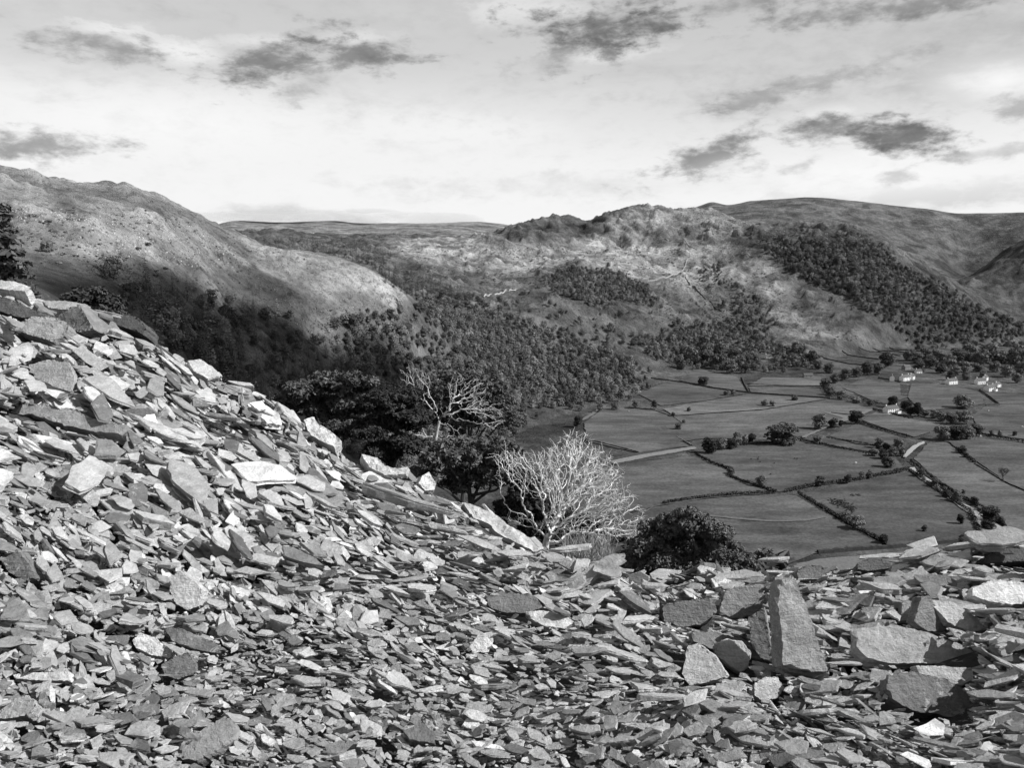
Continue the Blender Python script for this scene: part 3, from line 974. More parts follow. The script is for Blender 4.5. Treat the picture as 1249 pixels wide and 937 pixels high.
hedge(A((-60, 580), (0, 570), (110, 555), (240, 545), (345, 540)), 'bushy hedge along the near side of the field beside the pale gravel track', 2.6, 2.2)
hedge(A((55, 400), (120, 435), (188, 458), (178, 480), (250, 510), (350, 538)), 'kinked dark hedge running down to the four-way gate in the field centre', 2.6, 2.4)
hedge(A((385, 537), (500, 512), (620, 498), (760, 470), (830, 455)), 'long hedge with round bush and small trees from gate to river', 2.8, 2.6)
hedge(A((430, 545), (540, 610), (640, 670), (745, 725)), 'straight hedge dropping from the gate towards the slate crest', 3.2, 2.8)
hedge(A((430, 348), (560, 374), (700, 402), (745, 395)), 'hedge along the far side of the grazed field below the track', 2.6, 2.2)
hedge(D_((60, 358), (220, 328), (390, 320), (560, 308)), 'hedge in front of the big spreading oak by the track', 2.4, 2.2)
hedge(A((650, 284), (740, 314), (830, 338)), 'hedge between the small triangular field and the farmhouse field', 3.4, 2.4)
hedge(D_((770, 282), (900, 302), (1000, 318), (1150, 345)), 'thin low hedge dotted with bushes across the narrow field', 1.6, 1.2, 0.25)
hedge(A((835, 460), (880, 490), (940, 535), (1000, 575), (1055, 612), (1090, 690)), 'overgrown hedge on the near bank of the river', 3.4, 2.2, 0.1, 0.7)
hedge(A((838, 425), (880, 460), (960, 518), (1030, 560), (1080, 585), (1150, 625), (1190, 680), (1240, 745)), 'dark hedge along the far bank of the river', 2.4, 2.2)
hedge(A((1095, 328), (1180, 345), (1320, 368)), 'hedge across the pasture beyond the big clump of trees', 2.8, 2.4)
hedge(A((515, 150), (540, 182), (590, 200), (650, 210), (725, 222)), 'thick tall hedge of bushes beside the lane to the white farmhouse', 7, 5.5)
hedge(A((700, 236), (760, 252), (830, 268), (850, 266)), 'clipped dark hedge in front of the white farmhouse', 1.8, 1.8)
hedge(A((1005, 383), (1050, 415), (1070, 430)), 'short run of bushes in the pasture right of the river', 3, 2.6)
hedge(C((20, 320), (90, 312), (180, 296), (215, 290)), 'low hedge meeting the river at the stony ford', 2.4, 2.0)


def wall(pts, label, h=1.3, w=0.7, tone=0.07, P3=None):
    P = resample(on_floor(pts) if P3 is None else P3, 2.0)
    if P3 is not None:
        P[:, 2] = ground_z(P[:, 0], P[:, 1])
    c = P.mean(0)
    t = np.gradient(P[:, :2], axis=0)
    t /= np.linalg.norm(t, axis=1)[:, None] + 1e-9
    nrm = np.stack([-t[:, 1], t[:, 0]], 1)
    rng = np.random.default_rng(len(P))
    hh = h * rng.uniform(0.75, 1.15, len(P))
    rows = []
    for sx, zz in ((-1, -0.8), (-0.75, 1), (0.75, 1), (1, -0.8)):
        q = P - c
        q = q.copy()
        q[:, :2] += nrm * (w / 2 * sx) + rng.normal(0, 0.05, (len(P), 2))
        q[:, 2] += np.where(zz > 0, hh, -0.8)
        rows.append(q)
    V = np.stack(rows, 1).reshape(-1, 3)
    i = np.arange(len(P) - 1)[:, None] * 4
    j = np.arange(3)[None]
    f = np.stack([i + j, i + j + 4, i + j + 5, i + j + 1], -1).reshape(-1, 4)
    mb = MB().add(V, f, tone)
    return tag(link('stone_wall', mb.mesh('stone_wall', [M_DWALL]), None, c), label, 'stone wall')


wall(A((0, 135), (130, 160), (250, 176), (400, 187), (545, 196)), 'long dark wall across the upper meadow below the wooded farm', 1.6, 1.2)
wall(A((245, 146), (400, 152), (518, 153)), 'short straight wall between the two strips below the wood edge', 1.4, 1.0)
wall(A((225, 120), (235, 145), (250, 172)), 'broken wall joining the strips to the wood', 1.4, 1.0)
wall(A((550, 250), (600, 256), (660, 258)), 'stub of wall ending in the open meadow by the lane', 1.3, 1.0)
wall(A((1088, 166), (1130, 195), (1162, 220), (1110, 222)), 'hooked wall beside the lone oak near the village', 1.8, 1.4)
wall(A((590, 132), (650, 130), (720, 122), (760, 128), (800, 138)), 'wall along the back of the meadow left of the village', 1.4, 1.1)
wall(A((1070, 435), (1120, 465), (1182, 503)), 'wall running down the pasture to the bare tree', 1.3, 1.0)
wall(B((60, 476), (170, 500), (350, 546)), 'wall curving towards the gravel track behind the bleached tree', 1.4, 1.0)
wall(B((190, 588), (350, 552), (580, 516)), 'far wall edging the pale gravel track', 1.2, 0.9, 0.06)
wall(B((230, 612), (420, 576), (600, 542)), 'near wall edging the pale gravel track', 1.3, 1.0, 0.05)
wall(B((300, 300), (430, 314), (540, 352), (590, 388)), 'thin fallen wall winding through the rough meadow by the wood', 1.0, 0.8, 0.09)
wall(B((560, 460), (640, 506)), 'short pale wall leaning to the end of the gravel track', 1.0, 0.8, 0.2)
wall(B((420, 140), (560, 158), (700, 180)), 'wall below the isolated round bush by the wood corner', 1.3, 1.0)
wall(A((500, 757), (640, 745), (760, 738), (900, 726), (1010, 716)), 'low dark bank and wall beside the gravel shore', 1.8, 2.5, 0.045)
wall(A((1040, 228), (1110, 214)), 'short wall stub under the lone oak', 1.0, 0.8)
for k, pts in enumerate([((485, 598), (520, 612), (560, 625), (620, 638), (690, 645)), ((590, 590), (640, 610), (720, 620)), ((650, 578), (720, 594), (800, 608)), ((700, 580), (790, 592), (880, 605), (1000, 615)), ((760, 578), (850, 590), (950, 600)), ((1070, 560), (1150, 572), (1240, 575))]):
    p = np.asarray(F_(*pts))
    P3, ok = hit(p[:, 0], p[:, 1])
    wall(None, 'dark terrace wall on the gentle slope above the village, %s' % ['lowest and longest on the left', 'second from the lowest', 'in the middle of the set', 'curving furthest to the right', 'highest of the set', 'apart, nearest the combe'][k], 1.8, 1.5, 0.05, P3)
for k, (pts, t) in enumerate([([(790, 343), (812, 339), (826, 334), (836, 325), (838, 316), (850, 313)], 0.36), ([(812, 291), (822, 295), (850, 305)], 0.4), ([(714, 300), (726, 295), (737, 290)], 0.4), ([(836, 338), (846, 350), (860, 365), (880, 380)], 0.06),
                              ([(590, 363), (610, 358), (630, 353), (655, 350)], 0.4), ([(950, 290), (972, 302), (990, 318), (1001, 330)], 0.06), ([(905, 310), (930, 312), (950, 313)], 0.35)]):
    p = np.asarray(pts, float)
    P3, ok = hit(p[:, 0], p[:, 1])
    wall(None, ['pale wall zigzagging up the sunny middle hill', 'faint pale wall high on the sunny plateau', 'short bright wall under the crag', 'dark wall dropping straight down the middle hill', 'pale wall above the shaded pasture beyond the wood', 'dark wall along the edge of the steep wood', 'pale ledge wall above the steep grassy spur'][k], 2.0, 1.5, t, P3)

# ------------------------------------------------------------------ single valley trees
def T1(pt, w, label, proto=0, tall=1.0, name='broadleaf_tree'):
    valley_tree(pt[0][0], pt[0][1], w, label, proto, tall, None, name)


T1(D_((490, 322)), 40, 'big dark spreading oak beside the track in mid valley', 0, 0.62, 'oak_tree')
T1(D_((30, 378)), 21, 'dark round tree at the left end of the hedge by the gravel track', 1, 0.9)
T1(D_((100, 355)), 17, 'grey bushy tree second in the hedge row from the gravel track', 2, 0.8)
T1(D_((160, 352)), 15, 'dark low tree in the hedge row left of the big oak', 3, 0.9)
T1(D_((208, 345)), 15, 'tall pale tree in the hedge row left of the big oak', 4, 1.25)
T1(D_((295, 318)), 11, 'small dark tree just left of the big spreading oak', 5, 1.1)
T1(D_((250, 318)), 9, 'slim grey tree behind the tall pale one in the hedge row', 1, 1.3)
T1(D_((725, 228)), 18, 'airy tree standing by the track bend', 2, 1.0)
T1(D_((810, 215)), 12, 'bushy dark tree right of the airy tree on the track', 3, 1.0)
T1(D_((865, 212)), 8, 'small dark tree in the middle of the track row', 4, 1.0)
T1(D_((955, 190)), 18, 'broad dark tree where the track meets the lane', 5, 0.85)
T1(D_((712, 320)), 12, 'thin scrubby tree at the corner of the narrow field', 0, 0.9)
T1(D_((375, 80)), 9, 'left of two small trees standing close together in the open meadow', 1, 0.9)
T1(D_((428, 82)), 8, 'right of two small trees standing close together in the open meadow', 2, 0.9)
T1(D_((568, 45)), 9, 'tiny tree alone near the long meadow wall', 3, 0.9)
T1(D_((735, 588)), 15, 'dark round bush in the long hedge', 4, 0.8, 'round_bush')
T1(D_((905, 572)), 10, 'dark twin shrub in the long hedge right of the round bush', 5, 1.1)
T1(D_((990, 548)), 8, 'left of two pale bushes at the end of the long hedge', 0, 1.3)
T1(D_((1040, 540)), 8, 'right of two pale bushes at the end of the long hedge', 1, 1.3)
T1(D_((355, 590)), 13, 'small bare tree inside the corner of the grazed field', 2, 0.95)
T1(D_((165, 512)), 9, 'pale shrub at the kink of the dark hedge', 3, 1.0)
T1(E((845, 425)), 22, 'lone round oak in the meadow below the village', 1, 0.78, 'oak_tree')
T1(E((372, 418)), 13, 'dark tree directly behind the white farmhouse', 2, 1.0)
T1(E((462, 440)), 15, 'dark bushy tree right behind the white farmhouse', 3, 0.9)
T1(E((545, 478)), 15, 'tall dark tree at the end of the farmhouse garden', 4, 1.1)
T1(E((490, 470)), 12, 'low dark tree beside the farmhouse hedge', 5, 0.9)
for k, (x, y, w) in enumerate([(650, 490, 12), (700, 510, 14), (760, 530, 16), (820, 510, 14), (870, 530, 18), (700, 635, 20), (800, 632, 20), (870, 628, 18), (930, 605, 16), (590, 478, 10)]):
    T1(E((x, y)), w, '%s of the dark clump between the farmhouse and the river bend' % ['narrow tree', 'rounded tree', 'mid-size tree', 'paler tree', 'tallest tree', 'spreading front tree', 'dark central front tree', 'round front tree', 'outermost right tree', 'leftmost low shrub'][k], k % 6, 0.85)
for k, (x, y, w) in enumerate([(1030, 610, 7), (1090, 610, 7), (1185, 612, 6)]):
    T1(E((x, y)), w, '%s standing at the pasture hedge right of the dark clump' % ['low bush', 'thin grey shrub', 'tiny lone tree'][k], k, 1.0)
for k, (x, y, w, t) in enumerate([(60, 140, 12, 1), (110, 150, 10, .9), (180, 160, 14, 1.1), (30, 190, 12, .9), (95, 210, 14, .8), (200, 185, 11, 1), (150, 190, 12, 1), (120, 262, 16, .9)]):
    T1(C((x, y)), w, '%s in the thicket on the near side of the upper river' % ['bushy tree', 'low dark bush', 'tall grey tree', 'leftmost bush', 'wide dark bush', 'tree leaning at the bend', 'small tree', 'lowest dark thicket'][k], k % 6, t)
for k, (x, y, w, t) in enumerate([(765, 600, 22, .8), (755, 655, 17, .7), (665, 500, 11, .9), (700, 540, 8, .9), (840, 610, 9, .8), (330, 320, 12, .9), (420, 385, 12, .9), (560, 480, 14, 1.0), (490, 452, 10, .9), (480, 405, 6, .8), (900, 750, 14, .6), (700, 800, 24, .6), (600, 430, 6, .9)]):
    T1(C((x, y)), w, ['big dark round bush on the far bank of the river pool', 'dark bush jutting into the river pool', 'dark bush upstream of the pool', 'small bush above the pool', 'low bush right of the pool', 'grey willow on the narrow river', 'willow halfway down the narrow river', 'pale willow just above the pool', 'small dark bush at a bright spot of river', 'dot of a bush on the far bank hedge', 'low scrub at the lower end of the pool', 'broad grey bush in front of the river pool', 'small bush on the far bank hedge'][k], k % 6, t, 'riverside_bush')
for k, (x, y, w, t) in enumerate([(605, 800, 16, 1.3), (650, 790, 14, 1.1)]):
    T1(C((x, y)), w, ['thin grey tree rising beside the gravel shore', 'second grey tree beside the gravel shore'][k], 2 + k, t)
T1(C((578, 622)), 9, 'faint dark sapling in the rough field by the river', 2, 1.3)
T1(C((350, 670)), 7, 'tiny dark sapling low in the rough field', 3, 1.3)
T1(A((735, 722)), 14, 'dark bush at the lower end of the straight hedge', 4, 0.8)
T1(A((650, 672)), 22, 'pale fluffy willow leaning over the straight hedge', 4, 0.75, 'willow_tree')
T1(A((600, 635)), 16, 'lower pale willow beside the straight hedge', 0, 0.6, 'willow_tree')
T1(C((585, 172)), 12, 'dark bush heading the short run in the pasture', 1, 0.8)
T1(C((615, 200)), 7, 'small dark bush second in the short run', 2, 0.8)
T1(C((660, 232)), 5, 'tiny bush at the end of the short run', 3, 0.9)
T1(B((435, 305)), 9, 'small upright tree in the rough meadow', 4, 1.1)
T1(B((335, 300)), 10, 'pale shrub beside the fallen wall', 5, 0.9)
T1(B((568, 420)), 9, 'small tree midway along the fallen wall', 0, 0.9)
T1(B((598, 385)), 5, 'tiny bush above the small wall tree', 1, 0.9)
T1(B((540, 350)), 5, 'tiny tree on the fallen wall', 2, 1.1)
T1(B((830, 235)), 8, 'left pale bush on the upper meadow wall', 3, 0.9)
T1(B((870, 232)), 8, 'right pale bush on the upper meadow wall', 4, 0.9)
T1(B((702, 175)), 13, 'round bush alone on the wall near the wood corner', 5, 0.75, 'round_bush')
T1(B((625, 322)), 6, 'pale thornbush on the bright meadow path', 1, 1.0)
T1(B((20, 405)), 12, 'dark bush beside the start of the woodland path', 2, 1.1)
T1(A((85, 148)), 13, 'dark round tree by the long meadow wall under the wood', 3, 0.85)
for k, (x, y, w, t) in enumerate([(530, 160, 14, .9), (560, 140, 14, .8), (600, 130, 15, .9), (640, 118, 14, .9), (680, 112, 16, 1.0), (720, 110, 14, 1), (740, 85, 16, 1.1), (545, 185, 14, .8), (585, 200, 13, .8), (640, 212, 12, .7), (690, 222, 10, .7)]):
    T1(A((x, y)), w, '%s in the lane-side row running to the village' % ['first pale bush', 'second dark bush', 'third rounded bush', 'fourth bush', 'dark tree', 'tree nearest the farm', 'tall dark tree', 'big bush at the lane corner', 'bush below the lane corner', 'low bush midway down the lane', 'last low bush by the farmhouse'][k], k % 6, t)
vil = [(870, 100, 16), (905, 85, 18), (935, 70, 20), (945, 105, 14), (985, 92, 16), (1010, 70, 22), (1050, 62, 22), (1090, 75, 20), (1120, 60, 22), (1160, 70, 22), (1200, 85, 20), (1235, 70, 22), (890, 60, 18), (1040, 130, 12), (980, 130, 10), (1080, 100, 14), (1180, 120, 16), (1220, 140, 14), (860, 70, 16), (760, 75, 16), (1240, 110, 18), (830, 60, 14), (1000, 115, 12), (1030, 100, 16), (1140, 100, 14), (1100, 120, 10)]
for k, (x, y, w) in enumerate(vil):
    valley_tree(*A((x, y))[0], w, 'leafy tree among the white houses of the village', k % 6, RNG.uniform(0.8, 1.15), 'village trees', z=hit(*A((x, y))[0])[0][0])
farm = [(25, 60, 18), (60, 70, 18), (100, 75, 20), (140, 90, 20), (180, 105, 20), (215, 95, 18), (200, 60, 18), (150, 50, 20), (100, 45, 18), (245, 70, 14), (270, 62, 12), (410, 80, 14), (440, 50, 16), (475, 70, 16), (385, 40, 14), (500, 90, 12), (420, 25, 12), (240, 105, 12), (540, 105, 12), (5, 90, 14)]
for k, (x, y, w) in enumerate(farm):
    valley_tree(*A((x, y))[0], w, 'leafy tree in the grove around the white house below the middle hill', k % 6, RNG.uniform(0.8, 1.15), 'grove below the middle hill', z=hit(*A((x, y))[0])[0][0])
for k, (x, y) in enumerate([(425, 62), (450, 70), (400, 70), (465, 85)]):
    q = hit(*A((x, y))[0])[0][0]
    tag(link('conifer_tree', CPM[k], None, q, k, 1.2), 'dark pointed conifer in the grove right of the lone white house', 'tree', 'conifers by the lone white house')


# bare tree in the right pasture
def bare_tree_at(pt, h, label):
    rng = np.random.default_rng(17)
    p = at_z(pt[0], pt[1])
    tr, br = MB(), MB()
    tube(tr, [(0, 0, -.3), (0.05 * h, 0, .2 * h), (0, 0.02 * h, .42 * h)], [.035 * h, .03 * h, .022 * h])

    def grow(q, d, L, r, lev):
        pts = [q]
        for _ in range(4):
            d = d + rng.normal(0, .18, 3)
            d[2] += .06
            d /= np.linalg.norm(d)
            pts.append(pts[-1] + d * L / 4)
        tube(br, pts, np.linspace(r, r * .55, 5), 4)
        if lev:
            for k in range(4):
                grow(pts[rng.integers(2, 5)], d + rng.normal(0, .5, 3), L * .62, r * .6, lev - 1)
    for k in range(7):
        a = k / 7 * 6.28
        grow(np.array([0, 0, .4 * h * rng.uniform(.7, 1)]), np.array([math.cos(a) * .8, math.sin(a) * .8, .8]), .34 * h, .016 * h, 3)
    o = tag(link('bare_tree', None, None, p), label, 'tree')
    link('trunk', tr.mesh('trunk', [M_BARK]), o)
    link('branches', br.mesh('branches', [M_BARK]), o).name = 'bough'


bare_tree_at(C((845, 355))[0], 12.5, 'bare spreading tree at the end of the pasture wall')


# ------------------------------------------------------------------ houses
def house(pt, w, d, h, rz, label, name='house', wallmat=None, chim=2, wins=4, wing=False, z=None):
    p = at_z(pt[0], pt[1]) if z is None else z
    o = tag(link(name, None, None, p, rz + 0.05), label, 'house')
    wm = wallmat or M_WHITE
    mb = MB()
    rh = d * 0.42
    V = [(-w / 2, -d / 2, -1), (w / 2, -d / 2, -1), (w / 2, d / 2, -1), (-w / 2, d / 2, -1), (-w / 2, -d / 2, h), (w / 2, -d / 2, h), (w / 2, d / 2, h), (-w / 2, d / 2, h), (-w / 2, 0, h + rh), (w / 2, 0, h + rh)]
    mb.add(V, [(0, 1, 5, 4), (1, 2, 6, 9, 5), (2, 3, 7, 6), (3, 0, 4, 8, 7)], 0.8)
    link('wall', mb.mesh('wall', [wm]), o)
    ro = MB()
    e, t = 0.35, 0.22
    for s in (-1, 1):
        y0, z0 = s * (d / 2 + e), h - e * rh / (d / 2) + 0.05
        A4 = [(-w / 2 - e, y0, z0), (w / 2 + e, y0, z0), (w / 2 + e, 0, h + rh + 0.05), (-w / 2 - e, 0, h + rh + 0.05)]
        ro.add(A4 + [(x, y, zz + t) for x, y, zz in A4], [(0, 1, 2, 3), (4, 7, 6, 5), (0, 4, 5, 1), (1, 5, 6, 2), (3, 2, 6, 7), (0, 3, 7, 4)], 0.5)
    r = link('roof', ro.mesh('roof', [M_ROOF]), o)
    for k in range(chim):
        x = (-1 if k == 0 else 1) * (w / 2 - 0.7)
        c = MB().box((x, 0, h + rh + 0.5), (0.9, 0.8, 1.7)).box((x, 0, h + rh + 1.42), (1.1, 1.0, 0.18))
        link('chimney', c.mesh('chimney', [wm]), r)
    n = max(2, wins)
    for lev in range(2 if h > 4 else 1):
        for k in range(n):
            x = -w / 2 + w * (k + 0.5) / n
            if lev == 0 and k == n // 2:
                continue
            zc = 1.3 + 2.5 * lev
            f = link('window', MB().box((x, -d / 2 - 0.03, zc), (1.2, 0.1, 1.25)).mesh('window', [M_GLASS]), o)
            s = MB().box((x, -d / 2 - 0.09, zc), (0.07, 0.08, 1.2)).box((x, -d / 2 - 0.09, zc - 0.67), (1.4, 0.16, 0.09))
            link('frame', s.mesh('frame', [M_WHITE]), f)
    link('door', MB().box((-w / 2 + w * (n // 2 + 0.5) / n, -d / 2 - 0.04, 1.0), (1.0, 0.12, 2.1)).mesh('door', [M_DOOR]), o)
    if wing:
        g = MB().box((w * 0.36, -d / 2 - 1.6, 1.2), (w * 0.3, 3.2, 3.4))
        link('porch', g.mesh('porch', [wm]), o)
        g = MB().box((w * 0.36, -d / 2 - 1.65, 3.05), (w * 0.32, 3.5, 0.22))
        link('porch_roof', g.mesh('porch_roof', [M_ROOF]), o)
    return o


def zh(pt):
    return hit(pt[0], pt[1])[0][0]


house(E((362, 456))[0], 17, 7.5, 5.4, 0.35, 'white farmhouse standing alone with dark trees behind it', 'farmhouse', None, 2, 5, True)
house(E((455, 240))[0], 15, 7, 5.2, 0.45, 'long white house in the centre of the left cluster above the meadow', 'house', None, 2, 4)
house(E((370, 242))[0], 5, 6, 5.5, 1.2, 'narrow white gable end at the left of the village cluster', 'house', None, 1, 2)
house(E((500, 232))[0], 9, 7, 5.0, 0.75, 'white house with its gable right of the long one', 'house', None, 1, 3)
house(E((465, 168))[0], 13, 7, 4.5, 0.4, 'pale grey house half hidden among trees behind the left cluster', 'house', M_STONE, 1, 3, z=zh(E((465, 168))[0]))
house(E((545, 192))[0], 9, 6, 3.6, 0.1, 'small low white cottage right of the left cluster', 'cottage', None, 1, 2, z=zh(E((545, 192))[0]))
house(E((765, 262))[0], 17, 7, 4.6, 0.35, 'low white house by itself between the two village clusters', 'house', None, 2, 5)
house(E((955, 262))[0], 13, 7, 5.0, 0.2, 'white house at the back of the right cluster', 'house', None, 2, 4)
house(E((1018, 308))[0], 13, 8, 4.6, 0.4, 'white house at the front of the right cluster', 'house', None, 2, 3, True)
house(E((1070, 282))[0], 9, 6, 3.6, 0.5, 'small white outbuilding at the right end of the right cluster', 'cottage', None, 1, 2)
house(E((990, 240))[0], 8, 6, 5.0, 0.7, 'white gabled house squeezed in the middle of the right cluster', 'house', None, 1, 2)
house(A((320, 52))[0], 10, 7, 4.4, 0.2, 'lone small white house in the grove below the middle hill', 'house', None, 1, 3, z=zh(A((320, 52))[0]))
house(A((465, 118))[0], 14, 6, 2.8, 0.05, 'low grey stone barn beside the walled strips', 'barn', M_STONE, 0, 2)


# ------------------------------------------------------------------ sheep
def sheep_mesh(dark):
    mb = MB()
    a = np.linspace(0, 1, 7)
    rad = np.array([.08, .3, .36, .37, .36, .3, .1])
    tube(mb, np.stack([a * 1.1 - .55, 0 * a, .62 + .02 * np.sin(a * 3)], 1), rad, 8)
    tube(mb, [(.48, 0, .74), (.62, 0, .86), (.78, 0, .84), (.86, 0, .78)], [.15, .13, .11, .05], 6)
    for x in (-.34, .34):
        for y in (-.17, .17):
            tube(mb, [(x, y, .5), (x + .02, y, .25), (x, y, 0)], [.09, .05, .05], 5)
    return mb.mesh('sheep', [M_WOOLD if dark else M_WOOL])


SHW, SHD = sheep_mesh(False), sheep_mesh(True)
for k, (pt, lab) in enumerate([(D_((955, 449)), 'white sheep alone in the large grazed field'), (E((1013, 449)), 'white sheep below the lone round oak'), (E((1238, 556)), 'white sheep far out in the right pasture'), (E((960, 618)), 'white sheep beside the dark clump of trees'), (B((298, 325)), 'white sheep in the rough meadow near the wood')]):
    tag(link('sheep', SHW, None, at_z(*pt[0]) + np.array([0, 0, 0.3]), k * 1.3, 1.5), lab, 'sheep')
for k, (x, y) in enumerate([(292, 422), (340, 412), (350, 440), (336, 425), (440, 450), (570, 418), (584, 420), (415, 520)]):
    tag(link('sheep', SHD, None, at_z(*D_((x, y))[0]) + np.array([0, 0, 0.3]), k * 0.9, 1.35), 'dark sheep grazing in the field below the big oak', 'sheep', 'dark sheep in the grazed field')
# rushes in the rough field
rr = []
rg = np.random.default_rng(3)
for _ in range(150):
    t = rg.random()
    x, y = 805 + t * 130 + rg.normal(0, 14), 672 + t * 72 + rg.normal(0, 12)
    rr.append(at_z(*D_((x, y))[0]))
for _ in range(14):
    rr.append(at_z(*D_((925 + rg.random() * 60, 645 + rg.random() * 12))[0]))
V, Fc, T = leaf_clumps(rg, [((p[0], p[1], p[2] + .5), (.9, .6, .5)) for p in rr], 10, 0.5)
tag(link('rushes', MB().add(V, Fc, T * .5).mesh('rushes', [M_LEAF])), 'dark rushes in a streak across the rough field', 'rushes', kind='stuff')
# ------------------------------------------------------------------ THE SLATE SCREE
SL = [
    line_z([(-700, -1.0, 0.3), (600, -1.55, 0.3), (2000, -1.6, 0.3)]),
    line_y([(-700, 960, 2.1), (0, 960, 2.25), (624, 960, 2.35), (1249, 960, 2.5), (2000, 960, 2.6)]),
    line_y([(-700, 770, 3.2), (0, 800, 3.2), (300, 800, 3.35), (624, 810, 3.5), (900, 830, 3.6), (1249, 840, 3.5), (2000, 840, 3.6)]),
    line_y([(-700, 480, 5.4), (0, 600, 5.2), (300, 650, 5.1), (624, 722, 4.9), (900, 765, 4.5), (1000, 770, 4.4), (1249, 765, 4.5), (2000, 765, 4.6)]),
    line_y([(-700, 80, 13), (-200, 285, 12), (0, 364, 11), (80, 388, 10.5), (150, 410, 10.2), (210, 440, 9.8), (300, 484, 9.3), (370, 520, 9.0), (430, 566, 8.8), (500, 592, 8.6), (560, 622, 8.4), (620, 656, 8.2), (680, 694, 7.8), (760, 710, 7.4), (850, 718, 7.0), (920, 716, 6.6), (960, 700, 6.3), (1050, 694, 6.4), (1130, 690, 6.5), (1249, 686, 6.8), (1400, 680, 7), (2000, 670, 7)]),
    line_z([(-700, -6, 19), (-200, -6, 17), (0, -6, 15.5), (300, -6.5, 13.5), (680, -8, 11.5), (960, -8, 10), (2000, -8, 10.5)]),
    line_z([(-700, -22, 34), (2000, -22, 30)]),
]
STH = np.linspace(math.radians(-62), math.radians(62), 420)
SLR = np.linspace(math.log(0.5), math.log(28), 300)
SH, ST = polar_sheet(SL, STH, SLR)
SH = blur(SH, 3, 4)
SR = np.exp(SLR)[None]
SX, SY = np.sin(STH)[:, None] * SR, np.cos(STH)[:, None] * SR
bumpy = np.clip((ST - 0.6) / 0.6, 0, 1)
SH = SH + bumpy * (0.07 * fbm(SX / 0.8, SY / 0.8, 3, 5) + 0.10 * fbm(SX / 2.2, SY / 2.2, 2, 15))
# hollow beside the upright slab
hp = at_r(1030, 790, 4.35)
SH = SH - 0.07 * np.exp(-((SX - hp[0]) ** 2 + (SY - hp[1]) ** 2) / 0.05)


def scree_z(x, y):
    x, y = np.asarray(x, float), np.asarray(y, float)
    th, lr = np.arctan2(x, y), np.log(np.hypot(x, y))
    fi = np.clip((th - STH[0]) / (STH[1] - STH[0]), 0, len(STH) - 1.001)
    fj = np.clip((lr - SLR[0]) / (SLR[1] - SLR[0]), 0, len(SLR) - 1.001)
    i, j = fi.astype(int), fj.astype(int)
    u, v = fi - i, fj - j
    return (SH[i, j] * (1 - u) + SH[i + 1, j] * u) * (1 - v) + (SH[i, j + 1] * (1 - u) + SH[i + 1, j + 1] * u) * v


def scree_hit(px, py):
    d = ray(px, py)
    th = np.arctan2(d[:, 0], d[:, 1])
    tl = d[:, 2] / np.hypot(d[:, 0], d[:, 1])
    i = np.clip(np.round((th - STH[0]) / (STH[1] - STH[0])).astype(int), 0, len(STH) - 1)
    S = SH[i] / SR
    ok = (S >= tl[:, None]) & (SR > 1.5)
    j = np.argmax(ok, 1)
    r = np.exp(SLR[j])
    P = np.stack([np.sin(th) * r, np.cos(th) * r, np.zeros_like(r)], 1)
    P[:, 2] = scree_z(P[:, 0], P[:, 1])
    return P, ok.any(1) & (r < 14)


idx = np.arange(SH.size).reshape(SH.shape)
Q = np.stack([idx[:-1, :-1], idx[1:, :-1], idx[1:, 1:], idx[:-1, 1:]], -1).reshape(-1, 4)
me = make_mesh('scree_ground', np.stack([SX, SY, SH - 0.09], -1).reshape(-1, 3), Q, np.full(len(Q), 4), [M_SLATE], np.full(SH.size, 0.05), False)  # toned near black, painting the shade in the gaps between stones
tag(link('ground', me), kind='structure')

sV, sL, sS, sT = [], [], [], []           # per stone: vertices, loops, sizes, tones
sC = []
rs = np.random.default_rng(2024)


def surf_normal(P):
    e = 0.12
    gx = (scree_z(P[:, 0] + e, P[:, 1]) - scree_z(P[:, 0] - e, P[:, 1])) / (2 * e)
    gy = (scree_z(P[:, 0], P[:, 1] + e) - scree_z(P[:, 0], P[:, 1] - e)) / (2 * e)
    n = np.stack([-gx, -gy, np.ones_like(gx)], 1)
    return n / np.linalg.norm(n, axis=1)[:, None]


def frames(P, tilt, spread):
    n = surf_normal(P)
    K = len(P)
    # neighbouring plates share a dip, as shingled slate does
    f1, f2 = fbm(P[:, 0] / 0.7, P[:, 1] / 0.7, 2, 61), fbm(P[:, 0] / 0.7, P[:, 1] / 0.7, 2, 62)
    n = n + np.stack([0.28 * f1 + rs.normal(0, tilt, K), 0.28 * f2 - 0.08 + rs.normal(0, tilt, K), np.zeros(K)], 1)
    steep = rs.random(K) < 0.045
    n[steep] += np.stack([rs.normal(0, 1.1, steep.sum()), rs.normal(-0.5, 0.8, steep.sum()), np.zeros(steep.sum())], 1)
    n /= np.linalg.norm(n, axis=1)[:, None]
    ax = np.stack([np.ones(K), np.full(K, -0.55), np.zeros(K)], 1)
    t = ax - n * (ax * n).sum(1)[:, None]
    t /= np.linalg.norm(t, axis=1)[:, None]
    b = np.cross(n, t)
    spread = np.where(P[:, 0] < 0.3, spread * 0.55, spread)
    a = rs.normal(0, 1, K) * spread + 0.5 * fbm(P[:, 0] / 1.1, P[:, 1] / 1.1, 2, 64)
    u = t * np.cos(a)[:, None] + b * np.sin(a)[:, None]
    return u, np.cross(n, u), n


def stone_tones(K, P):
    t = 0.42 * np.exp(rs.normal(0, 0.3, K))
    pale = rs.random(K) < 0.06
    t[pale] = rs.uniform(0.46, 0.56, pale.sum())
    dark = rs.random(K) < 0.12
    t[dark] = rs.uniform(0.14, 0.22, dark.sum())
    return t


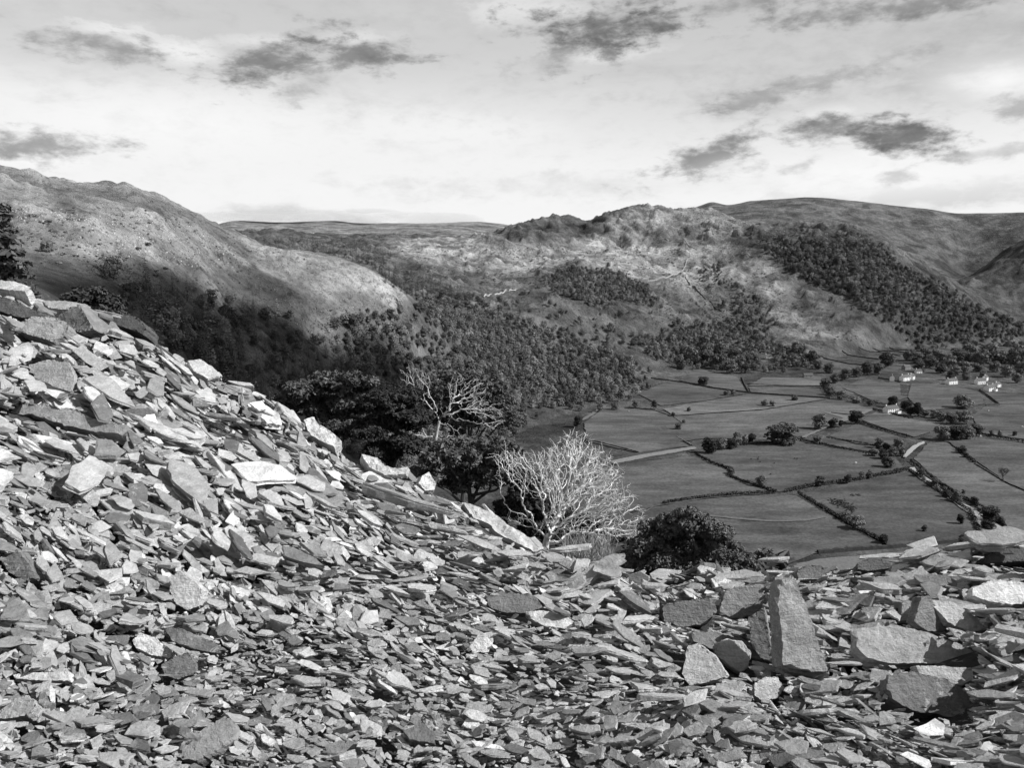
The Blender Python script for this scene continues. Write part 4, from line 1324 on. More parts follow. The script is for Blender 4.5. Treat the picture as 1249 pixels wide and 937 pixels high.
def batch(P, size, elong, thick, lift, tilt, spread, n):
    """many small plates, all with n corners"""
    K = len(P)
    u, v, w = frames(P, tilt, spread)
    ang = (np.arange(n)[None] + rs.uniform(-0.36, 0.36, (K, n))) * 2 * math.pi / n + rs.uniform(0, 6.28, (K, 1))
    rad = rs.uniform(0.55, 1.15, (K, n))
    X = np.cos(ang) * rad * (size * np.sqrt(elong))[:, None]
    Y = np.sin(ang) * rad * (size / np.sqrt(elong))[:, None]
    th = thick * size
    wx, wy = rs.normal(0, 0.3, (K, 1)), rs.normal(0, 0.3, (K, 1))
    rings = []
    for z, s in ((-0.5, 0.72), (-0.1, 0.98), (0.34, 1.0), (0.5, 0.93)):
        k = s * (1 + rs.normal(0, 0.05, (K, n)))
        zz = z * (1 + wx * X / size[:, None] + wy * Y / size[:, None]) + rs.normal(0, 0.05, (K, n))
        rings.append(P[:, None, :] + (X * k)[..., None] * u[:, None] + (Y * k)[..., None] * v[:, None]
                     + (zz * th[:, None] + lift[:, None])[..., None] * w[:, None])
    V = np.concatenate(rings, 1)                               # K x 4n x 3
    j = np.arange(n)
    quads = np.concatenate([np.stack([k * n + j, k * n + (j + 1) % n, (k + 1) * n + (j + 1) % n, (k + 1) * n + j], 1) for k in range(3)])
    loops = np.concatenate([quads.ravel(), (3 * n + j), j[::-1]])
    sizes = np.concatenate([np.full(3 * n, 4), [n, n]])
    tn = stone_tones(K, P)
    for i in range(K):
        sV.append(V[i]); sL.append(loops); sS.append(sizes)
        sT.append(np.full(len(sizes), tn[i])); sC.append(P[i])


def outline(k, M, rng, elong):
    """angular outline, corners joined by slightly ragged edges"""
    ang = np.sort((np.arange(k) + rng.uniform(-0.38, 0.38, k)) * 2 * math.pi / k) + rng.uniform(0, 6.28)
    rad = rng.uniform(0.58, 1.15, k)
    c = np.stack([np.cos(ang) * rad * math.sqrt(elong), np.sin(ang) * rad / math.sqrt(elong)], 1)
    c = np.vstack([c, c[:1]])
    o = resample(c, np.linalg.norm(np.diff(c, axis=0), axis=1).sum() / M)[:-1]
    return o + rng.normal(0, 0.022, o.shape)


def slab_mesh(O, t, rng, wedge=0.25, layers=6, rough=0.06):
    """a split slate block from its outline (local x, y): stepped cleavage sides, uneven top. Returns verts, loops, sizes"""
    M = len(O)
    c = O.mean(0)
    R = np.linalg.norm(O - c, axis=1).mean()
    wx, wy = rng.normal(0, wedge, 2)
    rings = []
    zs = np.sort(np.concatenate([[-0.5, -0.34], rng.uniform(-0.3, 0.3, layers - 4), [0.36, 0.5]]))
    step = rng.normal(0, 0.025, (len(zs), 1))
    drift = np.cumsum(rng.normal(0, 0.02, (len(zs), 2)), 0)
    lowf = np.array([fbm(O[:, 0] / R * 1.3 + 9 * q, O[:, 1] / R * 1.3, 2, int(rng.integers(1e6))) for q in range(len(zs))]) * 0.05
    for q, z in enumerate(zs):
        s = 1 + step[q, 0] + lowf[q] + rng.normal(0, 0.008, M)
        if q == 0:
            s = s * 0.88
        if q == len(zs) - 1:
            s = s * 0.975
        xy = c + (O - c) * s[:, None] + drift[q] * t
        k = 1 + wx * (xy[:, 0] - c[0]) / R + wy * (xy[:, 1] - c[1]) / R
        zz = z * t * k + rng.normal(0, 0.02 * t, M)
        rings.append(np.column_stack([xy, zz]))
    V = np.concatenate(rings)
    K = len(rings)
    j = np.arange(M)
    L, S = [j[::-1]], [np.array([M])]
    for k in range(K - 1):
        L.append(np.stack([k * M + j, k * M + (j + 1) % M, (k + 1) * M + (j + 1) % M, (k + 1) * M + j], 1).ravel())
        S.append(np.full(M, 4))
    L.append((K - 1) * M + j)
    S.append(np.array([M]))
    return V, np.concatenate(L), np.concatenate(S)


def detailed(P, size, elong, thick, lift, tilt, spread):
    K = len(P)
    u, v, w = frames(P, tilt, spread)
    tn = stone_tones(K, P)
    for i in range(K):
        O = outline(int(rs.integers(4, 8)), int(rs.integers(18, 27)), rs, elong[i]) * size[i]
        V, L, S = slab_mesh(O, thick[i] * size[i], rs, 0.3, 6, 0.05)
        sV.append(P[i] + V[:, :1] * u[i] + V[:, 1:2] * v[i] + (V[:, 2:] + lift[i]) * w[i])
        sL.append(L); sS.append(S)
        sT.append(tn[i] * rs.normal(1, 0.05, len(S)))
        sC.append(P[i])


def sample(n, x0=-330, x1=1750, y0=240, y1=1040, dens=None):
    n = int(n * 1.36)
    x, y = rs.uniform(x0, x1, n), rs.uniform(y0, y1, n)
    P, ok = scree_hit(x, y)
    if dens is not None:
        ok &= rs.random(n) < dens(x, y)
    P = P[ok]
    P[:, :2] += rs.normal(0, 0.02, (len(P), 2))
    P[:, 2] = scree_z(P[:, 0], P[:, 1])
    return P, np.linalg.norm(P, axis=1), x[ok], y[ok]


# stones are bigger up the left slope and on the ledge, finer on the trodden patch in the middle
def coarse(x, y):
    c = 0.95 + 0.25 * fbm(x / 130, y / 130, 2, 88)
    c = c * np.where((x > 250) & (x < 760) & (y > 740), 0.8, 1.0) * np.where((x < 420) & (y < 650), 0.95, 1.0)
    return np.where(x > 840, c * 1.1, c)


def layer(n, med, sig, lo, hi, lift, tilt, spread, det=False, tmin=0.16, tmax=0.6, corners=(5, 6, 6, 7), dens=None):
    P, dist, x, y = sample(n, dens=dens)
    K = len(P)
    spx = np.clip(med * np.exp(rs.normal(0, sig, K)) * coarse(x, y), lo, hi)
    size = spx * dist / F * 0.5
    size = size * np.clip((dist / 5.0), 0.6, 1.15) ** 0.25
    elong = np.exp(np.clip(rs.normal(0.5, 0.4, K), -0.1, 1.4))
    thick = rs.uniform(tmin, tmax, K)
    elong = elong * np.where((x < 620) & (y < 760), 1.25, 1.0)
    lf = lift * size * rs.uniform(-0.4, 1.0, K) + 0.25 * thick * size
    if det:
        detailed(P, size, elong, thick, lf, tilt, spread)
    else:
        grp = rs.choice(corners, K)
        for n_ in set(corners):
            g = grp == n_
            batch(P[g], size[g], elong[g], thick[g], lf[g], tilt, spread, n_)


layer(15000, 10, 0.32, 5, 17, 0.5, 0.32, 1.2, tmin=0.16, tmax=0.5)
layer(16000, 18, 0.36, 9, 38, 1.1, 0.21, 0.9, tmin=0.08, tmax=0.36)
layer(4200, 25, 0.32, 15, 46, 1.2, 0.17, 0.6, det=True, tmin=0.08, tmax=0.34)
layer(330, 42, 0.26, 32, 70, 1.0, 0.15, 0.5, det=True, tmin=0.1, tmax=0.3)
layer(26, 72, 0.2, 60, 100, 0.6, 0.1, 0.4, det=True, tmin=0.12, tmax=0.22, dens=lambda x, y: np.where((x < 700) & (y < 720), 0.9, 0.12))
layer(9000, 6.5, 0.25, 4, 10, 2.4, 0.35, 1.5, tmin=0.2, tmax=0.6, corners=(5, 6))
# a rim of plates along the crest
xs = np.linspace(-60, 1300, 300) + rs.normal(0, 4, 300)
th_, r_, z_ = SL[4]
tq = np.arctan2(ray(xs, xs * 0 + 600)[:, 0], ray(xs, xs * 0 + 600)[:, 1])
rq = np.interp(tq, th_, r_) * rs.uniform(0.9, 1.02, len(xs))
P = np.stack([np.sin(tq) * rq, np.cos(tq) * rq, 0 * rq], 1)
P[:, 2] = scree_z(P[:, 0], P[:, 1])
K = len(P)
sz = np.clip(22 * np.exp(rs.normal(0, 0.35, K)), 12, 44) * np.linalg.norm(P, axis=1) / F * 0.5
detailed(P, sz, np.exp(rs.uniform(0.1, 0.9, K)), rs.uniform(0.16, 0.5, K), sz * rs.uniform(0.1, 0.6, K), 0.2, 0.5)

# ---- the stones that can be told apart
HEROES = []


def crest_r(px):
    d = ray(np.atleast_1d(float(px)), np.array([600.0]))
    return float(np.interp(np.arctan2(d[0, 0], d[0, 1]), SL[4][0], SL[4][1]))


def hero_mesh(name, O, t, rng, wedge, rough, tone):
    """a slab whose outer face is triangulated over scattered points, so it can carry cleavage steps"""
    V, L, S = slab_mesh(O, t, rng, wedge, 7, rough)
    M = len(O)
    rim = V[-M:]
    R = np.linalg.norm(O - O.mean(0), axis=1).mean()
    lo, hi = rim[:, :2].min(0), rim[:, :2].max(0)
    g = R * 0.11
    X, Y = np.meshgrid(np.arange(lo[0], hi[0], g), np.arange(lo[1], hi[1], g))
    X, Y = X.ravel() + rng.normal(0, g * 0.25, X.size), Y.ravel() + rng.normal(0, g * 0.25, X.size)
    c = rim[:, :2].mean(0)
    k = in_poly(X, Y, c + (rim[:, :2] - c) * 0.95)
    inner = np.stack([X[k], Y[k]], 1)
    sd = int(rng.integers(1e6))
    # plane through the rim, plus steps where layers have flaked off
    Am = np.column_stack([rim[:, :2], np.ones(M)])
    co, *_ = np.linalg.lstsq(Am, rim[:, 2], rcond=None)
    ang = rng.uniform(0, 3.14)
    q = (inner - c) / R
    f = fbm((q[:, 0] * math.cos(ang) + q[:, 1] * math.sin(ang)) * 1.1, (q[:, 1] * math.cos(ang) - q[:, 0] * math.sin(ang)) * 0.7, 3, sd)
    st = np.floor(f * 3.0) / 3.0
    h = rough * R * (0.9 * st + 0.35 * fbm(q[:, 0] * 2.5, q[:, 1] * 2.5, 3, sd + 5))
    edge = np.array([np.min(np.hypot(*(rim[:, :2] - p).T)) for p in inner])
    h *= np.clip(edge / (0.2 * R), 0.15, 1)
    zi = inner @ co[:2] + co[2] + h
    pts = [Vector(p) for p in np.vstack([rim[:, :2], inner])]
    vo, eo, fo, ov, oe, of = delaunay_2d_cdt(pts, [(a, (a + 1) % M) for a in range(M)], [], 1, 1e-7)
    zz = np.concatenate([rim[:, 2], zi])
    mb = MB().add(V, np.zeros((0, 4), int))
    mb.L.append(L[:-M]); mb.S.append(S[:-1]); mb.T.append(np.full(len(S) - 1, 1.0)); mb.M.append(np.zeros(len(S) - 1))
    base = len(V)
    W = np.array([[p.x, p.y, zz[o[0]] if len(o) else np.mean(zz)] for p, o in zip(vo, ov)])
    mb.add(W, [tuple(f_) for f_ in fo], 1.0)
    V2 = np.concatenate(mb.V)
    L2, S2 = np.concatenate(mb.L), np.concatenate(mb.S)
    return V2, L2, S2


def hero(name, label, pts, anchor, r, normal, thick, tone, wedge=0.12, rough=0.05, layers=7):
    n = np.array(normal, float)
    n /= np.linalg.norm(n)
    pa = np.array(pts, float)
    qx = pa[pa[:, 1].argmax(), 0] if n[2] < 0.56 else pa[:, 0].mean()
    qy = pa[:, 1].max() - 2 if n[2] < 0.56 else pa[:, 1].mean() + 2
    q, ok = scree_hit(np.array([qx]), np.array([qy]))
    rc = crest_r(qx)
    rq = float(np.hypot(q[0, 0], q[0, 1]))
    if not ok[0] or rq > rc * 1.02:
        rq = rc * 0.97
    c = at_r(qx, qy, rq)
    thick = min(thick, 0.5)
    d = ray(pa[:, 0], pa[:, 1])
    P = d * ((c @ n) / (d @ n))[:, None]
    P = P + n * (thick * 0.25)
    g = P.mean(0)
    u = np.cross([0, 0, 1.0], n)
    u /= np.linalg.norm(u)
    v = np.cross(n, u)
    O = np.stack([(P - g) @ u, (P - g) @ v], 1)
    if (O[:, 0] * np.roll(O[:, 1], -1) - O[:, 1] * np.roll(O[:, 0], -1)).sum() < 0:
        O = O[::-1]
    Oc = np.vstack([O, O[:1]])
    per = np.linalg.norm(np.diff(Oc, axis=0), axis=1).sum()
    O = resample(Oc, per / 60)[:-1]
    rng = np.random.default_rng(int(abs(pts[0][0]) * 7 + pts[0][1]))
    O = O + rng.normal(0, per * 0.0022, O.shape)
    V, L, S = hero_mesh(name, O, thick, rng, wedge, rough, tone)
    W = g + V[:, :1] * u + V[:, 1:2] * v + (V[:, 2:] - thick / 2) * n
    me = make_mesh(name, W - g, L, S, [M_SLATE], np.clip(tone * 1.3 * rng.normal(1, 0.03, len(S)), 0.05, 0.8))
    o = link(name, me, None, g)
    tag(o, label, 'slate stone')
    HEROES.append((o, pa, c, n))


hero('slate_slab', 'tall upright grey slate slab leaning back on the ledge, largest standing stone', [(945, 722), (950, 706), (964, 699), (972, 712), (982, 740), (992, 768), (1009, 822), (985, 818), (962, 813), (950, 813), (950, 775), (946, 740)], (968, 765), 4.25, (0.26, -0.88, 0.4), 0.11, 0.24, 0.05, 0.06)
hero('slate_slab', 'broad pale wedge-shaped slab lying flat over a dark hollow right of the upright slab', [(1038, 770), (1064, 767), (1090, 764), (1140, 776), (1172, 788), (1194, 802), (1186, 812), (1140, 812), (1080, 812), (1052, 806), (1042, 792)], (1110, 795), 4.2, (-0.05, -0.62, 0.78), 0.06, 0.34, 0.1, 0.05)
hero('slate_slab', 'large dark slab sloping beneath the broad pale wedge', [(1083, 826), (1110, 822), (1150, 832), (1176, 846), (1184, 868), (1176, 884), (1150, 876), (1110, 868), (1090, 858), (1081, 842)], (1130, 852), 3.75, (0.1, -0.7, 0.75), 0.1, 0.15)
hero('slate_slab', 'pale flaked slab tucked under the lower edge of the broad wedge', [(1112, 814), (1150, 815), (1184, 818), (1184, 832), (1168, 840), (1140, 832), (1118, 824)], (1150, 822), 4.0, (0, -0.7, 0.72), 0.06, 0.4)
hero('slate_slab', 'dark rounded plate leaning against the left side of the upright slab', [(884, 722), (905, 716), (930, 714), (934, 735), (918, 752), (890, 756), (876, 748)], (905, 738), 4.6, (-0.05, -0.75, 0.66), 0.07, 0.19)
hero('slate_slab', 'long dark block lying left of the leaning rounded plate', [(806, 738), (840, 733), (866, 732), (872, 748), (860, 762), (830, 766), (806, 758)], (840, 750), 4.7, (0.0, -0.8, 0.6), 0.14, 0.17)
hero('slate_slab', 'narrow dark block wedged behind the foot of the upright slab', [(912, 755), (932, 742), (940, 790), (944, 812), (928, 806), (915, 785)], (928, 780), 4.4, (-0.3, -0.85, 0.45), 0.1, 0.18)
hero('slate_slab', 'pale shield-shaped stone below the upright slab', [(871, 786), (886, 780), (904, 783), (915, 796), (912, 812), (902, 822), (888, 812), (874, 802)], (892, 800), 4.05, (0, -0.75, 0.66), 0.06, 0.36)
hero('slate_slab', 'pale angular block with a sharp ridge beside the shield-shaped stone', [(838, 788), (852, 784), (874, 800), (888, 826), (866, 834), (840, 838), (832, 822)], (858, 815), 3.95, (-0.1, -0.75, 0.62), 0.13, 0.42, 0.3)
hero('slate_slab', 'flat dark plate resting on the pale angular block', [(843, 772), (872, 772), (906, 780), (938, 798), (930, 806), (900, 800), (866, 792), (846, 784)], (885, 787), 4.15, (0.05, -0.6, 0.8), 0.05, 0.18)
hero('slate_slab', 'small pale pitted boulder in front of the upright slab foot', [(918, 836), (930, 828), (948, 826), (958, 838), (950, 850), (932, 856), (918, 850)], (938, 842), 3.75, (0, -0.7, 0.7), 0.1, 0.45, 0.3)
hero('slate_slab', 'pale slanting slab at the foot of the upright slab', [(950, 812), (980, 810), (1006, 814), (1010, 824), (990, 828), (962, 822)], (980, 818), 4.1, (0, -0.55, 0.8), 0.06, 0.35)
hero('slate_slab', 'bright lichen-white boulder on the far ledge, near the right picture edge', [(1184, 722), (1204, 714), (1235, 714), (1275, 722), (1270, 740), (1232, 742), (1200, 738), (1182, 732)], (1220, 730), 5.2, (0.05, -0.6, 0.8), 0.13, 0.66, 0.15)
hero('slate_slab', 'dark triangular plate set on edge behind the broad pale wedge', [(1120, 730), (1130, 728), (1142, 745), (1158, 770), (1130, 772), (1112, 760)], (1135, 755), 4.7, (0.35, -0.8, 0.45), 0.05, 0.16)
hero('slate_slab', 'squarish pale plate left of the dark triangular plate', [(1098, 738), (1122, 736), (1130, 744), (1118, 760), (1096, 762)], (1112, 750), 4.75, (-0.1, -0.8, 0.55), 0.06, 0.33)
hero('slate_slab', 'long flat pale plank of rock sloping down behind the dark triangular plate', [(1130, 732), (1160, 736), (1190, 756), (1202, 770), (1180, 772), (1155, 760)], (1165, 752), 4.9, (0.1, -0.6, 0.78), 0.06, 0.38)
hero('slate_slab', 'dark pointed block at the top of the ledge against the far fields', [(970, 696), (984, 688), (1000, 690), (1004, 700), (990, 708), (972, 708)], (986, 700), 5.4, (0, -0.8, 0.5), 0.15, 0.14)
hero('slate_slab', 'dark flat-topped rock on the ledge skyline beneath the gravel shore', [(1044, 690), (1062, 684), (1084, 688), (1086, 696), (1060, 700), (1044, 698)], (1064, 692), 6.3, (0, -0.7, 0.6), 0.12, 0.1)
hero('slate_slab', 'dark jagged rock on the skyline just below the river pool', [(1198, 686), (1215, 674), (1234, 672), (1262, 676), (1262, 690), (1225, 692), (1200, 692)], (1225, 684), 6.6, (0, -0.75, 0.55), 0.2, 0.08)
hero('slate_slab', 'long bright plank of slate along the crest beside the bleached tree', [(564, 612), (586, 620), (606, 630), (616, 640), (640, 655), (662, 672), (650, 676), (628, 664), (604, 652), (598, 642), (576, 632)], (610, 642), 8.0, (0.25, -0.5, 0.83), 0.1, 0.42, 0.2, 0.22)
hero('slate_slab', 'big bright flaky outcrop on the crest below the dark pines', [(372, 514), (384, 510), (390, 520), (403, 527), (418, 542), (410, 553), (396, 546), (380, 536)], (402, 540), 8.9, (0.25, -0.7, 0.65), 0.25, 0.46, 0.2, 0.28)
hero('slate_slab', 'pale flat outcrop stepping down the crest right of the flaky one', [(440, 560), (462, 564), (470, 572), (486, 574), (500, 571), (497, 579), (470, 582), (450, 574)], (460, 566), 8.7, (0.15, -0.6, 0.78), 0.16, 0.44, 0.2, 0.25)
hero('slate_slab', 'small white pointed stone poking up on the crest in front of the dead pine', [(508, 592), (513, 582), (523, 576), (533, 589), (530, 598), (517, 600)], (520, 588), 8.5, (0.45, -0.75, 0.5), 0.12, 0.45, 0.4, 0.3)
hero('slate_slab', 'pale slab perched on the crest where the slope meets the larch wood', [(228, 442), (244, 440), (262, 452), (272, 462), (254, 466), (236, 456)], (250, 452), 9.6, (0.3, -0.6, 0.7), 0.12, 0.46)
hero('slate_slab', 'long grey plank-like slab lying across the upper left scree', [(6, 506), (26, 494), (60, 496), (96, 506), (130, 520), (158, 524), (150, 534), (120, 532), (80, 524), (40, 510)], (82, 514), 6.4, (0.15, -0.7, 0.7), 0.16, 0.22)
hero('slate_slab', 'rounded cracked grey boulder on the upper left scree', [(26, 405), (42, 394), (68, 392), (88, 402), (84, 414), (66, 422), (44, 418), (28, 412)], (56, 407), 9.0, (0.05, -0.8, 0.6), 0.5, 0.24, 0.2, 0.12)
hero('slate_slab', 'dark-faced angular block with a bright right edge near the crest', [(80, 394), (96, 380), (108, 376), (120, 396), (126, 408), (110, 412), (92, 406)], (104, 396), 9.6, (-0.35, -0.85, 0.4), 0.5, 0.18)
hero('slate_slab', 'dark overhanging slab jutting from the crest in the shade', [(138, 392), (154, 384), (170, 388), (180, 400), (176, 408), (158, 402), (142, 398)], (160, 396), 10.2, (-0.1, -0.8, 0.5), 0.4, 0.08)
hero('slate_slab', 'long thin plate capping the highest rocks of the slope', [(-20, 340), (20, 346), (42, 354), (36, 360), (0, 356), (-20, 352)], (10, 350), 10.6, (0.1, -0.5, 0.85), 0.18, 0.46)
hero('slate_slab', 'thin projecting plate pointing right just under the slope top', [(52, 370), (80, 369), (106, 372), (112, 376), (90, 380), (60, 378)], (82, 374), 10.2, (0.05, -0.5, 0.85), 0.12, 0.3)
hero('slate_slab', 'dark sloping plate in the shade at the left end of the crest', [(-30, 362), (10, 366), (40, 380), (58, 390), (30, 392), (-30, 374)], (10, 376), 9.9, (-0.1, -0.8, 0.6), 0.2, 0.11)
hero('slate_slab', 'smooth pale sheet of slate half buried in chippings', [(36, 446), (60, 440), (86, 444), (94, 462), (90, 480), (70, 474), (44, 462)], (68, 460), 7.4, (0.1, -0.75, 0.66), 0.1, 0.29)
hero('slate_slab', 'tall pale triangular stone standing in the lower left scree', [(212, 704), (222, 698), (240, 712), (249, 722), (244, 740), (232, 746), (218, 738), (210, 722)], (230, 722), 4.3, (0.05, -0.85, 0.5), 0.1, 0.42)
hero('slate_slab', 'dark lozenge slab pointing down the scree above the grey cube', [(198, 766), (222, 768), (252, 782), (276, 795), (262, 800), (236, 794), (208, 782)], (238, 783), 3.6, (0.1, -0.7, 0.7), 0.07, 0.15)
hero('slate_slab', 'dark grey cube-like block in the lower left scree', [(195, 812), (212, 802), (228, 796), (238, 812), (236, 822), (214, 830), (198, 824)], (216, 813), 3.3, (0, -0.75, 0.66), 0.1, 0.15)
hero('slate_slab', 'large heavy grey block lying at the lower edge of the picture', [(214, 922), (250, 896), (276, 876), (288, 886), (290, 900), (270, 920), (248, 934), (226, 930)], (254, 906), 2.55, (-0.1, -0.7, 0.7), 0.1, 0.24, 0.2)
hero('slate_slab', 'pale broken block at the lower left picture edge', [(-10, 868), (16, 856), (36, 852), (50, 868), (40, 880), (10, 882), (-10, 880)], (20, 868), 2.75, (0.05, -0.7, 0.7), 0.1, 0.42, 0.25)
hero('slate_slab', 'white oblong stone in the middle of the lower left scree', [(162, 786), (172, 776), (190, 782), (212, 800), (206, 806), (184, 802), (166, 794)], (188, 791), 3.55, (0, -0.7, 0.7), 0.06, 0.62)
hero('slate_slab', 'thin pale splinter lying level at the lower left', [(16, 824), (50, 822), (86, 820), (86, 832), (50, 832), (20, 830)], (52, 826), 3.1, (0, -0.6, 0.8), 0.04, 0.5)
hero('slate_slab', 'dark plate tilted upright above the lower left splinter', [(6, 684), (26, 672), (40, 690), (48, 706), (34, 712), (16, 700)], (28, 692), 4.5, (-0.2, -0.8, 0.55), 0.07, 0.17)
hero('slate_slab', 'pale leaf-shaped stone lying in the centre of the scree', [(642, 748), (662, 746), (690, 752), (700, 760), (688, 768), (664, 766), (648, 758)], (672, 757), 4.5, (0.05, -0.65, 0.75), 0.05, 0.5)
hero('slate_slab', 'broad dark slab half buried above the leaf-shaped stone', [(592, 730), (625, 724), (652, 728), (662, 742), (640, 750), (610, 748), (596, 742)], (628, 737), 4.9, (0, -0.75, 0.65), 0.08, 0.15)
hero('slate_slab', 'white upright chip left of centre in the scree', [(572, 790), (584, 774), (600, 771), (602, 782), (596, 796), (580, 796)], (588, 784), 4.0, (0.05, -0.8, 0.5), 0.05, 0.62)

# ---- which stones show most: sight lines from the viewpoint
cnt = np.array([len(s) for s in sS])
V_all = np.concatenate(sV)
voff = np.concatenate([[0], np.cumsum([len(v) for v in sV])])
L_all = np.concatenate([l + o for l, o in zip(sL, voff[:-1])])
S_all = np.concatenate(sS)
T_all = np.concatenate(sT)
owner = np.repeat(np.arange(len(sS)), cnt)
import bmesh
tmp = make_mesh('slate_chippings', V_all, L_all, S_all, [M_SLATE], T_all)
bm = bmesh.new()
bm.from_mesh(tmp)
bvh = BVHTree.FromBMesh(bm)
bm.free()
seen = np.zeros(len(sS), int)
gy, gx = np.mgrid[334:937:3.0, 2:1249:3.0]
for d in ray(gx.ravel(), gy.ravel()):
    h = bvh.ray_cast(Vector((0, 0, 0)), Vector(d), 16)
    if h[2] is not None:
        seen[owner[h[2]]] += 1
cpx, cpy, _ = proj(np.array(sC))
# a freakishly bright plate on end is left out
for d in ray(np.array([49., 49, 47, 51]), np.array([650., 662, 656, 668])):
    h = bvh.ray_cast(Vector((0, 0, 0)), Vector(d), 16)
    if h[2] is not None:
        seen[owner[h[2]]] = -1
# nothing loose lies in front of a distinctive stone
for o, pa, c, n in HEROES:
    m = pa.mean(0)
    g0, g1 = pa.min(0), pa.max(0)
    hx, hy = np.meshgrid(np.arange(g0[0], g1[0], 2.5), np.arange(g0[1], g1[1], 2.5))
    ins = in_poly(hx, hy, m + (pa - m) * 1.02)
    for d in ray(hx[ins], hy[ins]):
        far = (c @ n) / (d @ n)
        start, hops = 0.0, 0
        while hops < 12:
            h = bvh.ray_cast(Vector(d * start), Vector(d), 16)
            if h[2] is None:
                break
            start = (np.array(h[0]) @ FWD) + 0.004
            if start > far + 0.02:
                break
            seen[owner[h[2]]] = -1
            hops += 1
chosen = np.argsort(-seen)[:255]
chosen_set = set(int(i) for i in chosen)
poff = np.concatenate([[0], np.cumsum(cnt)])
for i in chosen:
    c = sC[i]
    px_, py_, _ = proj(c)
    t = float(np.mean(sT[i]))
    tw = 'pale' if t > 0.5 else ('dark' if t < 0.29 else 'grey')
    if px_ > 820 and py_ < 800:
        wh = 'on the flat ledge around the upright slab'
    elif px_ > 820:
        wh = 'in the loose scree below the upright slab'
    elif py_ > 770:
        wh = 'in the fine scree along the bottom of the picture'
    elif px_ < 380:
        wh = 'on the steep upper part of the slate slope'
    else:
        wh = 'on the middle of the slate slope below the crest'
    me = make_mesh('slate_stone', sV[i] - c, sL[i], sS[i], [M_SLATE], sT[i])
    tag(link('slate_stone', me, None, c), '%s angular slate stone %s' % (tw, wh), 'slate stone', '%s slates %s' % (tw, wh))
keep = np.ones(len(sS), bool)
keep[list(chosen_set)] = False
# nothing buried deep under or poking through a distinctive stone
keep &= seen >= 0
pk = np.repeat(keep, cnt)
lk = np.repeat(pk, S_all)
vk = np.zeros(len(V_all), bool)
vk[L_all[lk]] = True
remap = np.cumsum(vk) - 1
me = make_mesh('slate_chippings', V_all[vk], remap[L_all[lk]], S_all[pk], [M_SLATE], T_all[pk])
tag(link('slate_chippings', me), 'loose grey slate chippings filling the scree between the larger stones', 'slate chippings', kind='stuff')
bpy.data.meshes.remove(tmp)
# ------------------------------------------------------------------ TREES JUST BEYOND THE CREST
def colonize(attr_pts, root, step, infl, kill, iters, seed, init=None, wig=0.36):
    """branching skeleton grown towards the given points"""
    rng = np.random.default_rng(seed)
    Nn = [np.array(p, float) for p in ([root] if init is None else init)]
    par = [-1] + list(range(len(Nn) - 1))
    Apt = np.array(attr_pts, float)
    for _ in range(iters):
        if not len(Apt):
            break
        kd = KDTree(len(Nn))
        for i, p in enumerate(Nn):
            kd.insert(p, i)
        kd.balance()
        acc, alive = {}, np.ones(len(Apt), bool)
        for k, a in enumerate(Apt):
            co, i, d = kd.find(a)
            if d < kill:
                alive[k] = False
            elif d < infl:
                acc.setdefault(i, []).append((a - Nn[i]) / d)
        Apt = Apt[alive]
        if not acc:
            break
        n0 = len(Nn)
        for i, vs in acc.items():
            v = np.sum(vs, 0) / len(vs) + rng.normal(0, wig, 3) * (1.6 if len(vs) > 12 else 1.0)
            l = np.linalg.norm(v)
            if l < 1e-6:
                continue
            q = Nn[i] + v / l * step
            Nn.append(q)
            par.append(i)
        if len(Nn) == n0 or len(Nn) > 14000:
            break
    return np.array(Nn), par


